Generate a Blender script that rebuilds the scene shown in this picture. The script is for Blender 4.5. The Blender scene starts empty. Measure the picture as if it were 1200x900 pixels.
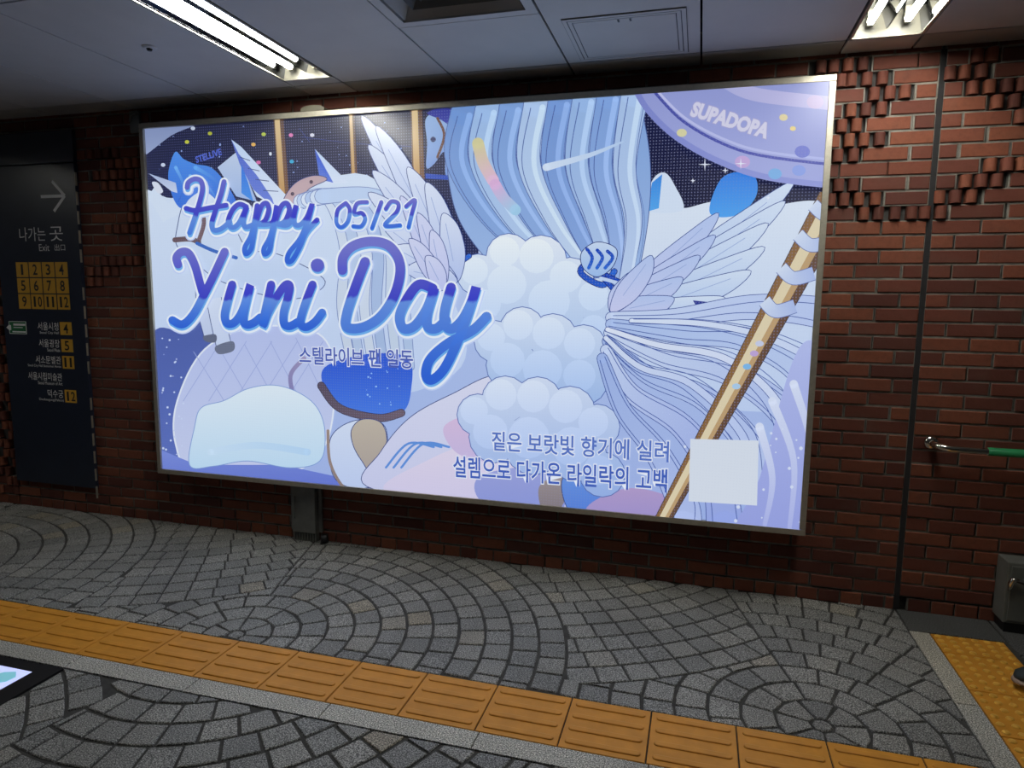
import bpy, bmesh, math, random
from mathutils import Vector, Matrix
from mathutils.geometry import tessellate_polygon

# ------------------------------------------------------------------ camera, world, exposure
F_PX, YAW, PITCH, ROLL, CAM_H, WALL_Y = 786.2, 0.2707, -0.1255, 0.0119, 1.5341, 3.6372
CEIL = 2.7032
scene = bpy.context.scene
COL = scene.collection


def cam_matrix():
    cy, sy, cp, sp, cr, sr = (math.cos(YAW), math.sin(YAW), math.cos(PITCH), math.sin(PITCH),
                              math.cos(ROLL), math.sin(ROLL))
    base = Matrix(((1, 0, 0), (0, 0, -1), (0, 1, 0)))
    rr = Matrix(((cr, -sr, 0), (sr, cr, 0), (0, 0, 1)))
    rp = Matrix(((1, 0, 0), (0, cp, -sp), (0, sp, cp)))
    ry = Matrix(((cy, -sy, 0), (sy, cy, 0), (0, 0, 1)))
    return ry @ base @ rp @ rr


CAM_R = cam_matrix()
cam_data = bpy.data.cameras.new('camera')
cam_data.sensor_fit = 'HORIZONTAL'
cam_data.sensor_width = 36.0
cam_data.lens = F_PX / 1200 * 36.0
cam_data.clip_start = 0.02
cam = bpy.data.objects.new('camera', cam_data)
cam.matrix_world = Matrix.Translation((0, 0, CAM_H)) @ CAM_R.to_4x4()
COL.objects.link(cam)
scene.camera = cam

world = bpy.data.worlds.new('world')
scene.world = world
world.use_nodes = True
world.node_tree.nodes['Background'].inputs[0].default_value = (0.95, 0.97, 1.0, 1)
world.node_tree.nodes['Background'].inputs[1].default_value = 0.02
scene.view_settings.view_transform = 'Standard'
scene.view_settings.look = 'None'
scene.view_settings.gamma = 1.0
scene.view_settings.use_curve_mapping = False
scene.view_settings.exposure = 0.0
TUBE_STRENGTH = 82.0
POSTER_STRENGTH = 0.86


def ray(u, v):
    return CAM_R @ Vector(((u - 600) / F_PX, -(v - 450) / F_PX, -1.0))


def on_wall(u, v, off=0.0):
    """pixel -> (x, z) on the plane off metres in front of the brick wall"""
    d = ray(u, v)
    s = (WALL_Y - off) / d.y
    return d.x * s, CAM_H + d.z * s


def px_area(x, y, z):
    q = CAM_R.transposed() @ Vector((x, y, z - CAM_H))
    if q.z > -0.05:
        return None
    return 600 + F_PX * q.x / -q.z, 450 - F_PX * q.y / -q.z, -q.z


# ------------------------------------------------------------------ materials
def s2l(c):
    return tuple(((x / 255) / 12.92 if x / 255 <= 0.04045 else ((x / 255 + 0.055) / 1.055) ** 2.4) for x in c)


class NT:
    def __init__(self, name):
        self.m = bpy.data.materials.new(name)
        self.m.use_nodes = True
        self.t = self.m.node_tree
        self.b = self.t.nodes['Principled BSDF']

    def n(self, kind, **kw):
        nd = self.t.nodes.new('ShaderNode' + kind)
        for k, v in kw.items():
            if k.startswith('_'):
                setattr(nd, k[1:], v)
            else:
                nd.inputs[k].default_value = v
        return nd

    def l(self, a, b):
        self.t.links.new(a, b)

    def math(self, op, a, b=None):
        nd = self.n('Math', _operation=op)
        for i, v in enumerate((a, b)):
            if v is None:
                continue
            if isinstance(v, (int, float)):
                nd.inputs[i].default_value = v
            else:
                self.l(v, nd.inputs[i])
        return nd.outputs[0]

    def mix(self, fac, a, b, blend='MIX'):
        nd = self.n('Mix', _data_type='RGBA', _blend_type=blend)
        for sock, v in ((nd.inputs[0], fac), (nd.inputs[6], a), (nd.inputs[7], b)):
            if isinstance(v, (int, float)):
                sock.default_value = v
            elif isinstance(v, tuple):
                sock.default_value = v if len(v) == 4 else v + (1,)
            else:
                self.l(v, sock)
        return nd.outputs[2]

    def noise(self, scale, detail=3.0, rough=0.55):
        tc = self.n('NewGeometry')
        nz = self.n('TexNoise', Scale=scale, Detail=detail, Roughness=rough)
        self.l(tc.outputs['Position'], nz.inputs['Vector'])
        return nz.outputs[0]

    def ramp(self, fac, stops):
        r = self.n('ValToRGB')
        el = r.color_ramp.elements
        while len(el) < len(stops):
            el.new(0.5)
        for e, (p, c) in zip(el, stops):
            e.position = p
            e.color = c + (1,) if len(c) == 3 else c
        self.l(fac, r.inputs[0])
        return r.outputs[0]

    def bump(self, h, strength=0.3, dist=0.002):
        b = self.n('Bump', Strength=strength, Distance=dist)
        self.l(h, b.inputs['Height'])
        self.l(b.outputs[0], self.b.inputs['Normal'])


def plain(name, col, rough=0.5, metal=0.0, noise=0.12, scale=25.0, spec=0.5):
    k = NT(name)
    nz = k.noise(scale, 4)
    lo = tuple(c * (1 - noise) for c in col)
    hi = tuple(min(1, c * (1 + noise)) for c in col)
    c = k.ramp(nz, [(0.3, lo), (0.7, hi)])
    k.l(c, k.b.inputs['Base Color'])
    k.b.inputs['Roughness'].default_value = rough
    k.b.inputs['Metallic'].default_value = metal
    k.b.inputs['Specular IOR Level'].default_value = spec
    return k.m


def brick_mat(name, lo, mid, hi):
    k = NT(name)
    oi = k.n('ObjectInfo')
    ge = k.n('NewGeometry')
    r = k.math('FRACT', k.math('ADD', oi.outputs['Random'], ge.outputs['Random Per Island']))
    base = k.ramp(r, [(0.0, lo), (0.5, mid), (1.0, hi)])
    nz = k.noise(38, 5, 0.65)
    stain = k.noise(5.5, 3)
    c = k.mix(k.math('MULTIPLY', k.ramp(nz, [(0.45, (0, 0, 0)), (0.75, (1, 1, 1))]), 0.45), base, (0.10, 0.035, 0.02))
    c = k.mix(k.math('MULTIPLY', k.ramp(stain, [(0.52, (0, 0, 0)), (0.75, (1, 1, 1))]), 0.3), c, (0.11, 0.07, 0.055))
    k.l(c, k.b.inputs['Base Color'])
    k.b.inputs['Roughness'].default_value = 0.75
    k.b.inputs['Specular IOR Level'].default_value = 0.25
    k.bump(nz, 0.5, 0.003)
    return k.m


def granite_mat(name, a, b, c_, tint=0.8):
    k = NT(name)
    oi = k.n('ObjectInfo')
    ge = k.n('NewGeometry')
    r = k.math('FRACT', k.math('ADD', oi.outputs['Random'], ge.outputs['Random Per Island']))
    base = k.ramp(r, [(0.0, a), (0.45, b), (0.8, c_), (0.94, c_), (1.0, tuple(x * y for x, y in zip(c_, (1.15, 1.04, 0.86))))])
    sp = k.noise(210, 3, 0.75)
    dark = k.ramp(sp, [(0.36, (0.05, 0.05, 0.05)), (0.5, (0.85, 0.85, 0.85)), (0.64, (3.0, 3.0, 3.0))])
    c = k.mix(1.0, base, dark, 'MULTIPLY')
    st = k.noise(2.2, 4)
    c = k.mix(k.math('MULTIPLY', k.ramp(st, [(0.4, (0, 0, 0)), (0.7, (1, 1, 1))]), 0.35), c, (0.055, 0.05, 0.042))
    k.l(c, k.b.inputs['Base Color'])
    k.b.inputs['Roughness'].default_value = 0.55
    k.b.inputs['Specular IOR Level'].default_value = 0.35
    k.bump(sp, 0.45, 0.002)
    return k.m


def emit(name, col, strength, rough=0.4):
    k = NT(name)
    k.b.inputs['Base Color'].default_value = (0.6, 0.6, 0.6, 1)
    k.b.inputs['Roughness'].default_value = rough
    k.b.inputs['Emission Color'].default_value = col + (1,)
    k.b.inputs['Emission Strength'].default_value = strength
    return k.m


M = {}
M['brick'] = brick_mat('brick_red', (0.095, 0.031, 0.023), (0.15, 0.046, 0.029), (0.22, 0.071, 0.037))
M['mortar'] = plain('mortar', (0.20, 0.188, 0.158), 0.9, noise=0.35, scale=18)
M['recess'] = plain('shaded_mortar', (0.055, 0.052, 0.048), 0.95, noise=0.35, scale=18)  # mortar with the shade of the relief gaps put into its colour
M['dark_joint'] = plain('dark_joint', (0.018, 0.017, 0.018), 0.9)
M['cobble'] = granite_mat('granite_cobble', (0.165, 0.166, 0.158), (0.195, 0.194, 0.182), (0.228, 0.224, 0.206))
M['band'] = granite_mat('granite_band', (0.36, 0.35, 0.31), (0.38, 0.37, 0.33), (0.40, 0.39, 0.345))
M['slab'] = granite_mat('granite_slab', (0.07, 0.072, 0.07), (0.075, 0.077, 0.075), (0.08, 0.08, 0.078))
M['grout'] = plain('grout', (0.040, 0.038, 0.034), 0.9, noise=0.3)
M['tactile'] = plain('tactile_yellow', (0.58, 0.25, 0.028), 0.5, noise=0.10, scale=14, spec=0.3)
M['stud_highlight'] = plain('tactile_stud_highlight', (0.70, 0.38, 0.06), 0.28, noise=0.15, scale=40)  # lighter copy of the tile yellow, the studs' highlight put into the colour
M['panel'] = plain('ceiling_panel_paint', (0.60, 0.595, 0.57), 0.55, noise=0.03, scale=6)
M['plenum'] = plain('ceiling_void', (0.012, 0.012, 0.014), 0.9)
M['alu'] = plain('brushed_aluminium', (0.46, 0.43, 0.35), 0.42, metal=0.6, noise=0.08, scale=60)
M['reflector'] = plain('polished_reflector', (0.16, 0.17, 0.19), 0.06, metal=1.0, noise=0.03)
M['cream'] = plain('cream_enamel', (0.13, 0.12, 0.085), 0.45, noise=0.05)
M['white'] = plain('white_plastic', (0.62, 0.62, 0.60), 0.4, noise=0.04)
M['black'] = plain('black_plastic', (0.012, 0.012, 0.013), 0.4, noise=0.05)
M['vent_dark'] = plain('vent_dark', (0.10, 0.095, 0.08), 0.6, noise=0.1)
M['navy'] = plain('navy_gloss_panel', (0.016, 0.022, 0.042), 0.30, noise=0.08, scale=8)
M['sign_white'] = plain('sign_white', (0.78, 0.79, 0.80), 0.4, noise=0.02)
M['sign_yellow'] = plain('sign_yellow', (0.62, 0.34, 0.035), 0.4, noise=0.04)
M['sign_black'] = plain('sign_ink', (0.015, 0.015, 0.018), 0.4, noise=0.02)
M['sign_green'] = plain('sign_green', (0.02, 0.16, 0.06), 0.35, noise=0.05)
M['chrome'] = plain('stainless', (0.72, 0.68, 0.58), 0.16, metal=1.0, noise=0.04)
M['green'] = plain('green_sleeve', (0.01, 0.22, 0.07), 0.3, noise=0.08)
M['boxgrey'] = plain('grey_steel_box', (0.20, 0.21, 0.19), 0.45, metal=0.4, noise=0.12, scale=12)
M['boxdark'] = plain('galvanised_cover', (0.17, 0.17, 0.155), 0.5, metal=0.3, noise=0.15, scale=15)
M['tube'] = emit('fluorescent_tube', (1.0, 0.985, 0.90), TUBE_STRENGTH)
M['screen'] = emit('floor_screen', s2l((186, 198, 255)), 0.85, 0.15)
M['screen_teal'] = emit('floor_screen_arrow', s2l((25, 150, 165)), 1.0, 0.15)
M['shoe'] = plain('shoe_dark', (0.02, 0.03, 0.03), 0.6, noise=0.2)
M['sole'] = plain('shoe_sole', (0.30, 0.22, 0.17), 0.6, noise=0.1)
M['cloth'] = plain('dark_cloth', (0.025, 0.027, 0.034), 0.9, noise=0.2)
M['skin'] = plain('skin', (0.50, 0.30, 0.21), 0.5, noise=0.06)
M['hair'] = plain('hair_black', (0.012, 0.010, 0.009), 0.5, noise=0.2)


def print_mat(name, dots=0.0):
    """backlit print: colour attribute, with the fine dot raster of the film"""
    k = NT(name)
    at = k.n('VertexColor', _layer_name='ink')
    col = at.outputs[0]
    if dots:
        ge = k.n('NewGeometry')
        sx = k.n('SeparateXYZ')
        k.l(ge.outputs['Position'], sx.inputs[0])
        p = 2 * math.pi / 0.030
        a = k.math('ADD', sx.outputs['X'], sx.outputs['Z'])
        b = k.math('SUBTRACT', sx.outputs['X'], sx.outputs['Z'])
        w = k.math('MULTIPLY', k.math('SINE', k.math('MULTIPLY', a, p)), k.math('SINE', k.math('MULTIPLY', b, p)))
        mask = k.ramp(w, [(0.45, (0, 0, 0)), (0.75, (1, 1, 1))])
        # the raster shows on the deep inks only
        rgb = k.n('RGBToBW')
        k.l(col, rgb.inputs[0])
        deep = k.ramp(rgb.outputs[0], [(0.05, (1, 1, 1)), (0.45, (0.12, 0.12, 0.12))])
        col = k.mix(k.math('MULTIPLY', k.math('MULTIPLY', mask, deep), dots), col, s2l((150, 158, 205)))
    k.l(col, k.b.inputs['Emission Color'])
    k.b.inputs['Emission Strength'].default_value = POSTER_STRENGTH
    k.b.inputs['Base Color'].default_value = (0.03, 0.03, 0.035, 1)
    k.b.inputs['Roughness'].default_value = 0.3
    return k.m


M['print'] = print_mat('backlit_print', 0.42)
M['print_ink'] = print_mat('backlit_lettering', 0.0)


# ------------------------------------------------------------------ mesh helpers
def link(name, me, mat, parent=None, loc=None):
    o = bpy.data.objects.new(name, me)
    if mat is not None and not me.materials:
        me.materials.append(M[mat] if isinstance(mat, str) else mat)
    COL.objects.link(o)
    if parent is not None:
        o.parent = parent
        o.matrix_parent_inverse = Matrix.Translation(parent.location).inverted()
    if loc is not None:
        o.location = loc
    return o


def child(name, me, mat, parent, loc=(0, 0, 0)):
    """part given in world coordinates under a parent that is not rotated"""
    o = bpy.data.objects.new(name, me)
    if mat is not None and not me.materials:
        me.materials.append(M[mat] if isinstance(mat, str) else mat)
    COL.objects.link(o)
    o.parent = parent
    base = Vector((0, 0, 0))
    q = parent
    while q is not None:
        base += q.location
        q = q.parent
    o.location = Vector(loc) - base
    return o


def empty(name, loc):
    o = bpy.data.objects.new(name, None)
    o.location = loc
    o.empty_display_size = 0.1
    COL.objects.link(o)
    return o


def tag(o, label, cat, group=None):
    o['label'] = label
    o['category'] = cat
    if group:
        o['group'] = group
    return o


def struct(o):
    o['kind'] = 'structure'
    return o


def mesh_of(bm, name, smooth=False):
    me = bpy.data.meshes.new(name)
    bmesh.ops.recalc_face_normals(bm, faces=bm.faces[:])
    bm.to_mesh(me)
    bm.free()
    if smooth:
        for p in me.polygons:
            p.use_smooth = True
    return me


def add_box(bm, x0, x1, y0, y1, z0, z1, bev=0.0):
    r = bmesh.ops.create_cube(bm, size=1.0)
    for v in r['verts']:
        v.co = Vector((x0 + (v.co.x + .5) * (x1 - x0), y0 + (v.co.y + .5) * (y1 - y0), z0 + (v.co.z + .5) * (z1 - z0)))
    if bev:
        ed = list({e for v in r['verts'] for e in v.link_edges})
        bmesh.ops.bevel(bm, geom=ed, offset=bev, segments=2, affect='EDGES', profile=0.6)


def box(name, x0, x1, y0, y1, z0, z1, bev=0.0):
    bm = bmesh.new()
    add_box(bm, x0, x1, y0, y1, z0, z1, bev)
    return mesh_of(bm, name)


def add_tube(bm, pts, r, seg=12, caps=True):
    pts = [Vector(p) for p in pts]
    rings = []
    nrm = None
    for i, p in enumerate(pts):
        t = (pts[min(i + 1, len(pts) - 1)] - pts[max(i - 1, 0)]).normalized()
        if nrm is None:
            nrm = t.orthogonal().normalized()
        else:
            nrm = (nrm - t * nrm.dot(t)).normalized()
        bn = t.cross(nrm)
        rr = r[i] if isinstance(r, (list, tuple)) else r
        rings.append([bm.verts.new(p + rr * (math.cos(a) * nrm + math.sin(a) * bn))
                      for a in [2 * math.pi * k / seg for k in range(seg)]])
    for a, b in zip(rings, rings[1:]):
        for k in range(seg):
            bm.faces.new((a[k], a[(k + 1) % seg], b[(k + 1) % seg], b[k]))
    if caps:
        bm.faces.new(rings[0][::-1])
        bm.faces.new(rings[-1])


def tube(name, pts, r, seg=12):
    bm = bmesh.new()
    add_tube(bm, pts, r, seg)
    return mesh_of(bm, name, True)


def add_prism(bm, poly, z0, z1, chamfer=0.0):
    """poly: convex outline in xy; top edge chamfered inwards"""
    n = len(poly)
    cx = sum(p[0] for p in poly) / n
    cy = sum(p[1] for p in poly) / n
    lo = [bm.verts.new((p[0], p[1], z0)) for p in poly]
    mid = [bm.verts.new((p[0], p[1], z1 - chamfer)) for p in poly]
    top = []
    for p in poly:
        d = math.hypot(p[0] - cx, p[1] - cy)
        k = max(0.3, 1 - chamfer * 1.2 / max(d, 1e-4))
        top.append(bm.verts.new((cx + (p[0] - cx) * k, cy + (p[1] - cy) * k, z1)))
    for a, b in ((lo, mid), (mid, top)):
        for i in range(n):
            bm.faces.new((a[i], a[(i + 1) % n], b[(i + 1) % n], b[i]))
    bm.faces.new(top)


# ------------------------------------------------------------------ structure: floor, walls, ceiling
X0, X1, Y0 = -7.0, 4.6, -3.4
floor = struct(link('floor', box('floor', X0, X1, Y0, WALL_Y + 0.15, -0.10, -0.007), 'grout'))
wall = struct(link('wall_back', box('wall_back', X0, X1, WALL_Y + 0.028, WALL_Y + 0.15, -0.007, CEIL + 0.16), 'recess'))
struct(link('wall_front', box('wall_front', X0, X1, Y0 - 0.12, Y0, -0.007, CEIL + 0.16), 'mortar'))
ceiling = struct(link('ceiling', box('ceiling', X0, X1, Y0, WALL_Y + 0.012, CEIL + 0.16, CEIL + 0.20), 'plenum'))

# ------------------------------------------------------------------ brick wall
COURSE, REF = 0.0688, 1.722
BLEN = 0.2062
brick_cache = {}


def brick_mesh(w, h=0.058, d=0.03, c=0.0028):
    key = (round(w, 3), round(h, 3))
    if key in brick_cache:
        return brick_cache[key]
    w, h = key
    bm = bmesh.new()
    hw, hh = w / 2, h / 2
    back = [bm.verts.new((x, d, z)) for x, z in ((-hw, -hh), (hw, -hh), (hw, hh), (-hw, hh))]
    mid = [bm.verts.new((x, c, z)) for x, z in ((-hw, -hh), (hw, -hh), (hw, hh), (-hw, hh))]
    fr = [bm.verts.new((x, 0, z)) for x, z in ((-hw + c, -hh + c), (hw - c, -hh + c), (hw - c, hh - c), (-hw + c, hh - c))]
    for a, b in ((back, mid), (mid, fr)):
        for i in range(4):
            bm.faces.new((a[i], a[(i + 1) % 4], b[(i + 1) % 4], b[i]))
    bm.faces.new(fr)
    me = mesh_of(bm, 'brick')
    me.materials.append(M['brick'])
    brick_cache[key] = me
    return me


def half_round_mesh():
    bm = bmesh.new()
    n, hw, hh, pr = 8, 0.0228, 0.029, 0.020
    rows = []
    for z in (-hh, hh):
        rows.append([bm.verts.new((hw * math.cos(math.pi * k / n), -pr * math.sin(math.pi * k / n), z)) for k in range(n + 1)])
        rows[-1] = [bm.verts.new((hw, 0.03, z))] + rows[-1] + [bm.verts.new((-hw, 0.03, z))]
    a, b = rows
    for k in range(len(a) - 1):
        bm.faces.new((a[k], a[k + 1], b[k + 1], b[k]))
    bm.faces.new(a[::-1])
    bm.faces.new(b)
    me = mesh_of(bm, 'half_round_brick')
    me.materials.append(M['brick'])
    return me


HR = half_round_mesh()
MJ = 0.010          # mortar joint
S3 = 982 / 240.0    # scale of the close-up the relief was measured in


def row_z(j):
    return REF - COURSE * (j + 0.5)


def rel_x(u, v):
    return on_wall(960 + u / S3, 40 + v / S3)[0]


# relief rows right of the lit board, top row first: left of the joint | right of the joint
RELIEF = [
    (150, 'h10 h70 h140 h210 b258-475 b475-580', 120, 'b605-720 h760 h830 b880-1000'),
    (215, 'h105 h155 h230 h305 b360-570', 190, 'h628 h698 h780 b840-1000'),
    (285, 'b20-215 h265 h340 h412 b465-565', 255, 'b590-690 h740 h820 h905 h975'),
    (355, 'b20-110 h155 h225 h300 b345-555', 330, 'b590-800 h855 h940'),
    (435, 'h40 h110 h180 b228-440 b455-555', 400, 'b585-685 b695-925 h965'),
    (505, 'b0-100 h145 h215 h290 b340-550', 470, 'b580-795 b815-1030'),
    (580, 'h20 h90 h165 b210-425 b440-545', 545, 'b575-665 b680-915 b925-1140'),
    (645, 'b0-95 b100-330 b330-540', 620, 'b565-770 h825 h905 h975'),
    (720, 'h25 h95 h165 b205-415 b430-535', 700, 'b555-655 h705 h780 h855 b915-1120'),
    (790, 'h55 h120 h190 h270 b315-525', 780, 'h578 h655 h730 b790-1010'),
    (860, 'b0-170 h215 h285 h365 h445 h508', 850, 'h585 b630-885 b910-1120'),
]
bricks, rounds = [], []        # (x, z, w, h) and (x, z)
JX0, JX1 = 1.013, 1.031        # expansion joint
BOARD = (-3.376, 0.556, 0.377, 2.578)
SIGN = (-4.72, -4.005, 0.19, 2.60)
SRIGHT = (0.45, 1.98)


def covered(x, w, z):
    if SIGN[0] + 0.02 < x - w / 2 and x + w / 2 < SIGN[1] - 0.02 and SIGN[2] + 0.03 < z < SIGN[3] - 0.03:
        return True
    return BOARD[0] + 0.25 < x - w / 2 and x + w / 2 < BOARD[1] - 0.25 and BOARD[2] + 0.2 < z < BOARD[3] - 0.15


def add_span(a, b, z, h=0.058):
    w = b - a - MJ
    if w > 0.02:
        x = (a + b) / 2
        if not covered(x, w, z):
            bricks.append((x, z, w, h))


def add_relief(tokens, v, z, lo, hi):
    for t in tokens.split():
        if t[0] == 'h':
            x = rel_x(float(t[1:]), v)
            if lo - 0.02 < x < hi + 0.02:
                rounds.append((x, z))
        else:
            a, b = t[1:].split('-')
            a, b = max(lo, rel_x(float(a), v) - 0.003), min(hi, rel_x(float(b), v) + 0.003)
            add_span(a, b, z)


def running(z, off, lo, hi, skip=()):
    k = math.floor((lo - off) / BLEN)
    x = off + k * BLEN
    while x < hi:
        a, b = max(x, lo), min(x + BLEN, hi)
        if b - a > 0.03:
            if any(s0 < (a + b) / 2 < s1 for s0, s1 in skip):
                pass
            else:
                add_span(a, b, z)
        x += BLEN


# relief left of the board: rows (j, first x, count) of half rounds
LEFT_RELIEF = {-9: (-3.86, 5), -8: (-3.80, 5), -7: (-3.60, 3), -6: (-3.58, 3), -5: (-3.60, 3), -4: (-3.72, 4), -3: (-3.58, 3),
               -1: (-3.84, 5), 0: (-3.96, 4), 1: (-3.96, 2), -10: (-3.74, 4), -11: (-3.9, 4)}
for j in range(-15, 24):
    z = row_z(j)
    off = 0.7145 if j % 2 == 0 else 0.612
    # left of the board, towards and beyond the sign panel
    sk = []
    if j in LEFT_RELIEF:
        x, n = LEFT_RELIEF[j]
        for k in range(n):
            rounds.append((x + k * 0.0687, z))
        sk = (x - 0.036, x + (n - 1) * 0.0687 + 0.036)
    # relief strip left of the sign panel
    if j > -13:
        for k in range(4):
            if (j + k) % 3:
                rounds.append((-4.755 - 0.0687 * k - 0.015 * (j % 2), z))
    running(z, off, X0 + 1.2, -5.0)
    hi = 0.45 if -14 <= j <= -4 else JX0
    lo = -4.72 if z > 0.19 else -5.0
    if sk:
        running(z, off, lo, sk[0])
        running(z, off, sk[1], hi)
    else:
        running(z, off, lo, hi)
    if not -14 <= j <= -4:
        running(z, off + 0.004, JX1, 3.4)
    else:
        running(z, off + 0.004, 1.52 + 0.05 * (j % 2), 3.4)
for i, (vl, tl, vr, tr) in enumerate(RELIEF):
    z = row_z(i - 14)
    add_relief(tl, vl, z, SRIGHT[0], JX0)
    add_relief(tr, vr, z, JX1, 1.56)
# foot course of headers
x = -6.0
k = 0
while x < 3.4:
    a, b = x, x + 0.104
    if a < JX0 < b:
        b = JX0
    elif JX0 <= a < JX1:
        a = JX1
    if b - a > 0.03:
        bricks.append(((a + b) / 2, 0.030, b - a - MJ, 0.062))
    x += 0.104


def view_size(x, y, z, w, h):
    q = px_area(x, y, z)
    if q is None:
        return 0
    u, v, d = q
    if not (-20 < u < 1220 and -20 < v < 920):
        return 0
    if BOARD[0] < x < BOARD[1] and BOARD[2] < z < BOARD[3] + 0.1 and y > 3.5:
        return 0.001
    return w * h / (d * d)


rng = random.Random(4)
order = sorted(range(len(bricks)), key=lambda i: -view_size(bricks[i][0], WALL_Y, bricks[i][1], bricks[i][2], bricks[i][3]))
rest = bmesh.new()
for n, i in enumerate(order):
    x, z, w, h = bricks[i]
    dy = rng.uniform(-0.003, 0.003)
    me = brick_mesh(round(w / 0.005) * 0.005, h)
    if n < 300:
        child('brick', me, None, wall, (x, WALL_Y + dy, z))
    else:
        nv = len(rest.verts)
        rest.from_mesh(me)
        rest.verts.ensure_lookup_table()
        for v in rest.verts[nv:]:
            v.co += Vector((x, WALL_Y + dy, z))
bed = bmesh.new()
for x, z, w, h in bricks:
    add_box(bed, x - w / 2 - MJ * 0.72, x + w / 2 + MJ * 0.72, WALL_Y + 0.006, WALL_Y + 0.027, max(0.0, z - COURSE / 2), z + COURSE / 2)
o = child('mortar_bed', mesh_of(bed, 'mortar_bed'), 'mortar', wall)
o['kind'] = 'stuff'
o = child('brick_remainder', mesh_of(rest, 'brick_remainder'), 'brick', wall)
o['kind'] = 'stuff'
for x, z in rounds:
    child('half_round_brick', HR, None, wall, (x, WALL_Y + rng.uniform(-0.003, 0.004), z))
child('expansion_joint', box('expansion_joint', JX0 - 0.003, JX1 + 0.003, WALL_Y + 0.0045, WALL_Y + 0.0275, 0.0, CEIL - 0.01), 'dark_joint', wall)

# ------------------------------------------------------------------ floor paving
STRIP_X0, STRIP_P, STRIP_Y1 = -3.1283, 0.302, 2.4128
STRIP_Y0 = STRIP_Y1 - 0.297
BAND_Y0 = STRIP_Y0 - 0.096
DOT_X0, DOT_X1 = 1.108, 1.408
BANDR_X0 = 1.022
PITCH_R = 0.1225


def clip(poly, n, d):
    """keep the side n.p <= d"""
    out = []
    for i in range(len(poly)):
        a, b = poly[i], poly[(i + 1) % len(poly)]
        da, db = n[0] * a[0] + n[1] * a[1] - d, n[0] * b[0] + n[1] * b[1] - d
        if da <= 0:
            out.append(a)
        if da * db < 0:
            t = da / (da - db)
            out.append((a[0] + t * (b[0] - a[0]), a[1] + t * (b[1] - a[1])))
    return out


def area(p):
    return abs(sum(p[i][0] * p[(i + 1) % len(p)][1] - p[(i + 1) % len(p)][0] * p[i][1] for i in range(len(p)))) / 2


def cen(p):
    return sum(a[0] for a in p) / len(p), sum(a[1] for a in p) / len(p)


def clip_circle(poly, c, r, outside):
    if len(poly) < 3:
        return poly
    m = cen(poly)
    dx, dy = m[0] - c[0], m[1] - c[1]
    d = math.hypot(dx, dy) or 1e-6
    n = (dx / d, dy / d)
    k = n[0] * c[0] + n[1] * c[1] + r
    return clip(poly, (-n[0], -n[1]), -k) if outside else clip(poly, n, k)


def cell(c, r0, r1, a0, a1, g=0.0068):
    """ring stone, joints taken off"""
    r0, r1 = r0 + g, r1 - g
    rm = (r0 + r1) / 2
    da = g * 0.8 / max(rm, 0.03)
    a0, a1 = a0 + da, a1 - da
    j = lambda: 1 + rng.uniform(-0.002, 0.002) / max(rm, 0.1)
    p = []
    for r, seq in ((r0, (a0, a1)), (r1, (a1, (a0 + a1) / 2, a0))):
        for a in seq:
            p.append((c[0] + r * j() * math.cos(a), c[1] + r * j() * math.sin(a)))
    return p


FAN_DX = 2.48
FANS = [(-1.98 + FAN_DX * k, 2.46 + 0.05 * k) for k in range(-2, 3)]
R_FAN, R_SMILE = 1.510, 2.16
stones = []


def smile_c(c, up):
    return (c[0] + 0.85, c[1] + 2.09) if up else (c[0] + 0.85, c[1] - 2.09)


def trim(poly):
    parts = []
    for side in ('top', 'low'):
        q = poly
        if side == 'top':
            q = clip(q, (0, -1), -(STRIP_Y1 + 0.006))
            q = clip(q, (0, 1), WALL_Y + 0.008)
        else:
            q = clip(q, (0, 1), BAND_Y0 - 0.006)
            q = clip(q, (0, -1), 0.2)
        if len(q) >= 3:
            q = clip(q, (1, 0), BANDR_X0 - 0.006)
        if len(q) >= 3:
            q = clip(q, (-1, 0), 6.2)
        if len(q) >= 3 and side == 'low':
            # the floor screen takes its bite out of the paving
            cx, cy = cen(q)
            if cx < -2.44 and cy > 1.36:
                if cx > -2.52:
                    q = clip(q, (-1, 0), 2.452)
                else:
                    continue
        if len(q) >= 3 and area(q) > 0.0009:
            parts.append(q)
    return parts


def owner(x, y):
    """which fan (k) or smile field a point belongs to"""
    for k in range(len(FANS) - 1, 0, -1):
        c, p = FANS[k], FANS[k - 1]
        dx, dy = x - c[0], y - c[1]
        up = dy > 0
        sc = smile_c(p, up)
        if math.hypot(x - p[0], y - p[1]) < R_FAN and dx < 0:
            continue
        ang = math.degrees(math.atan2(abs(dy), dx))
        if ang > 105 and math.hypot(x - sc[0], y - sc[1]) < R_SMILE:
            if x > p[0]:
                return ('s', k - 1, up)
            continue
        if dx > -1.25 or math.hypot(dx, dy) < 0.9:
            return ('f', k, up)
    return ('f', 0, y > FANS[0][1])


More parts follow.
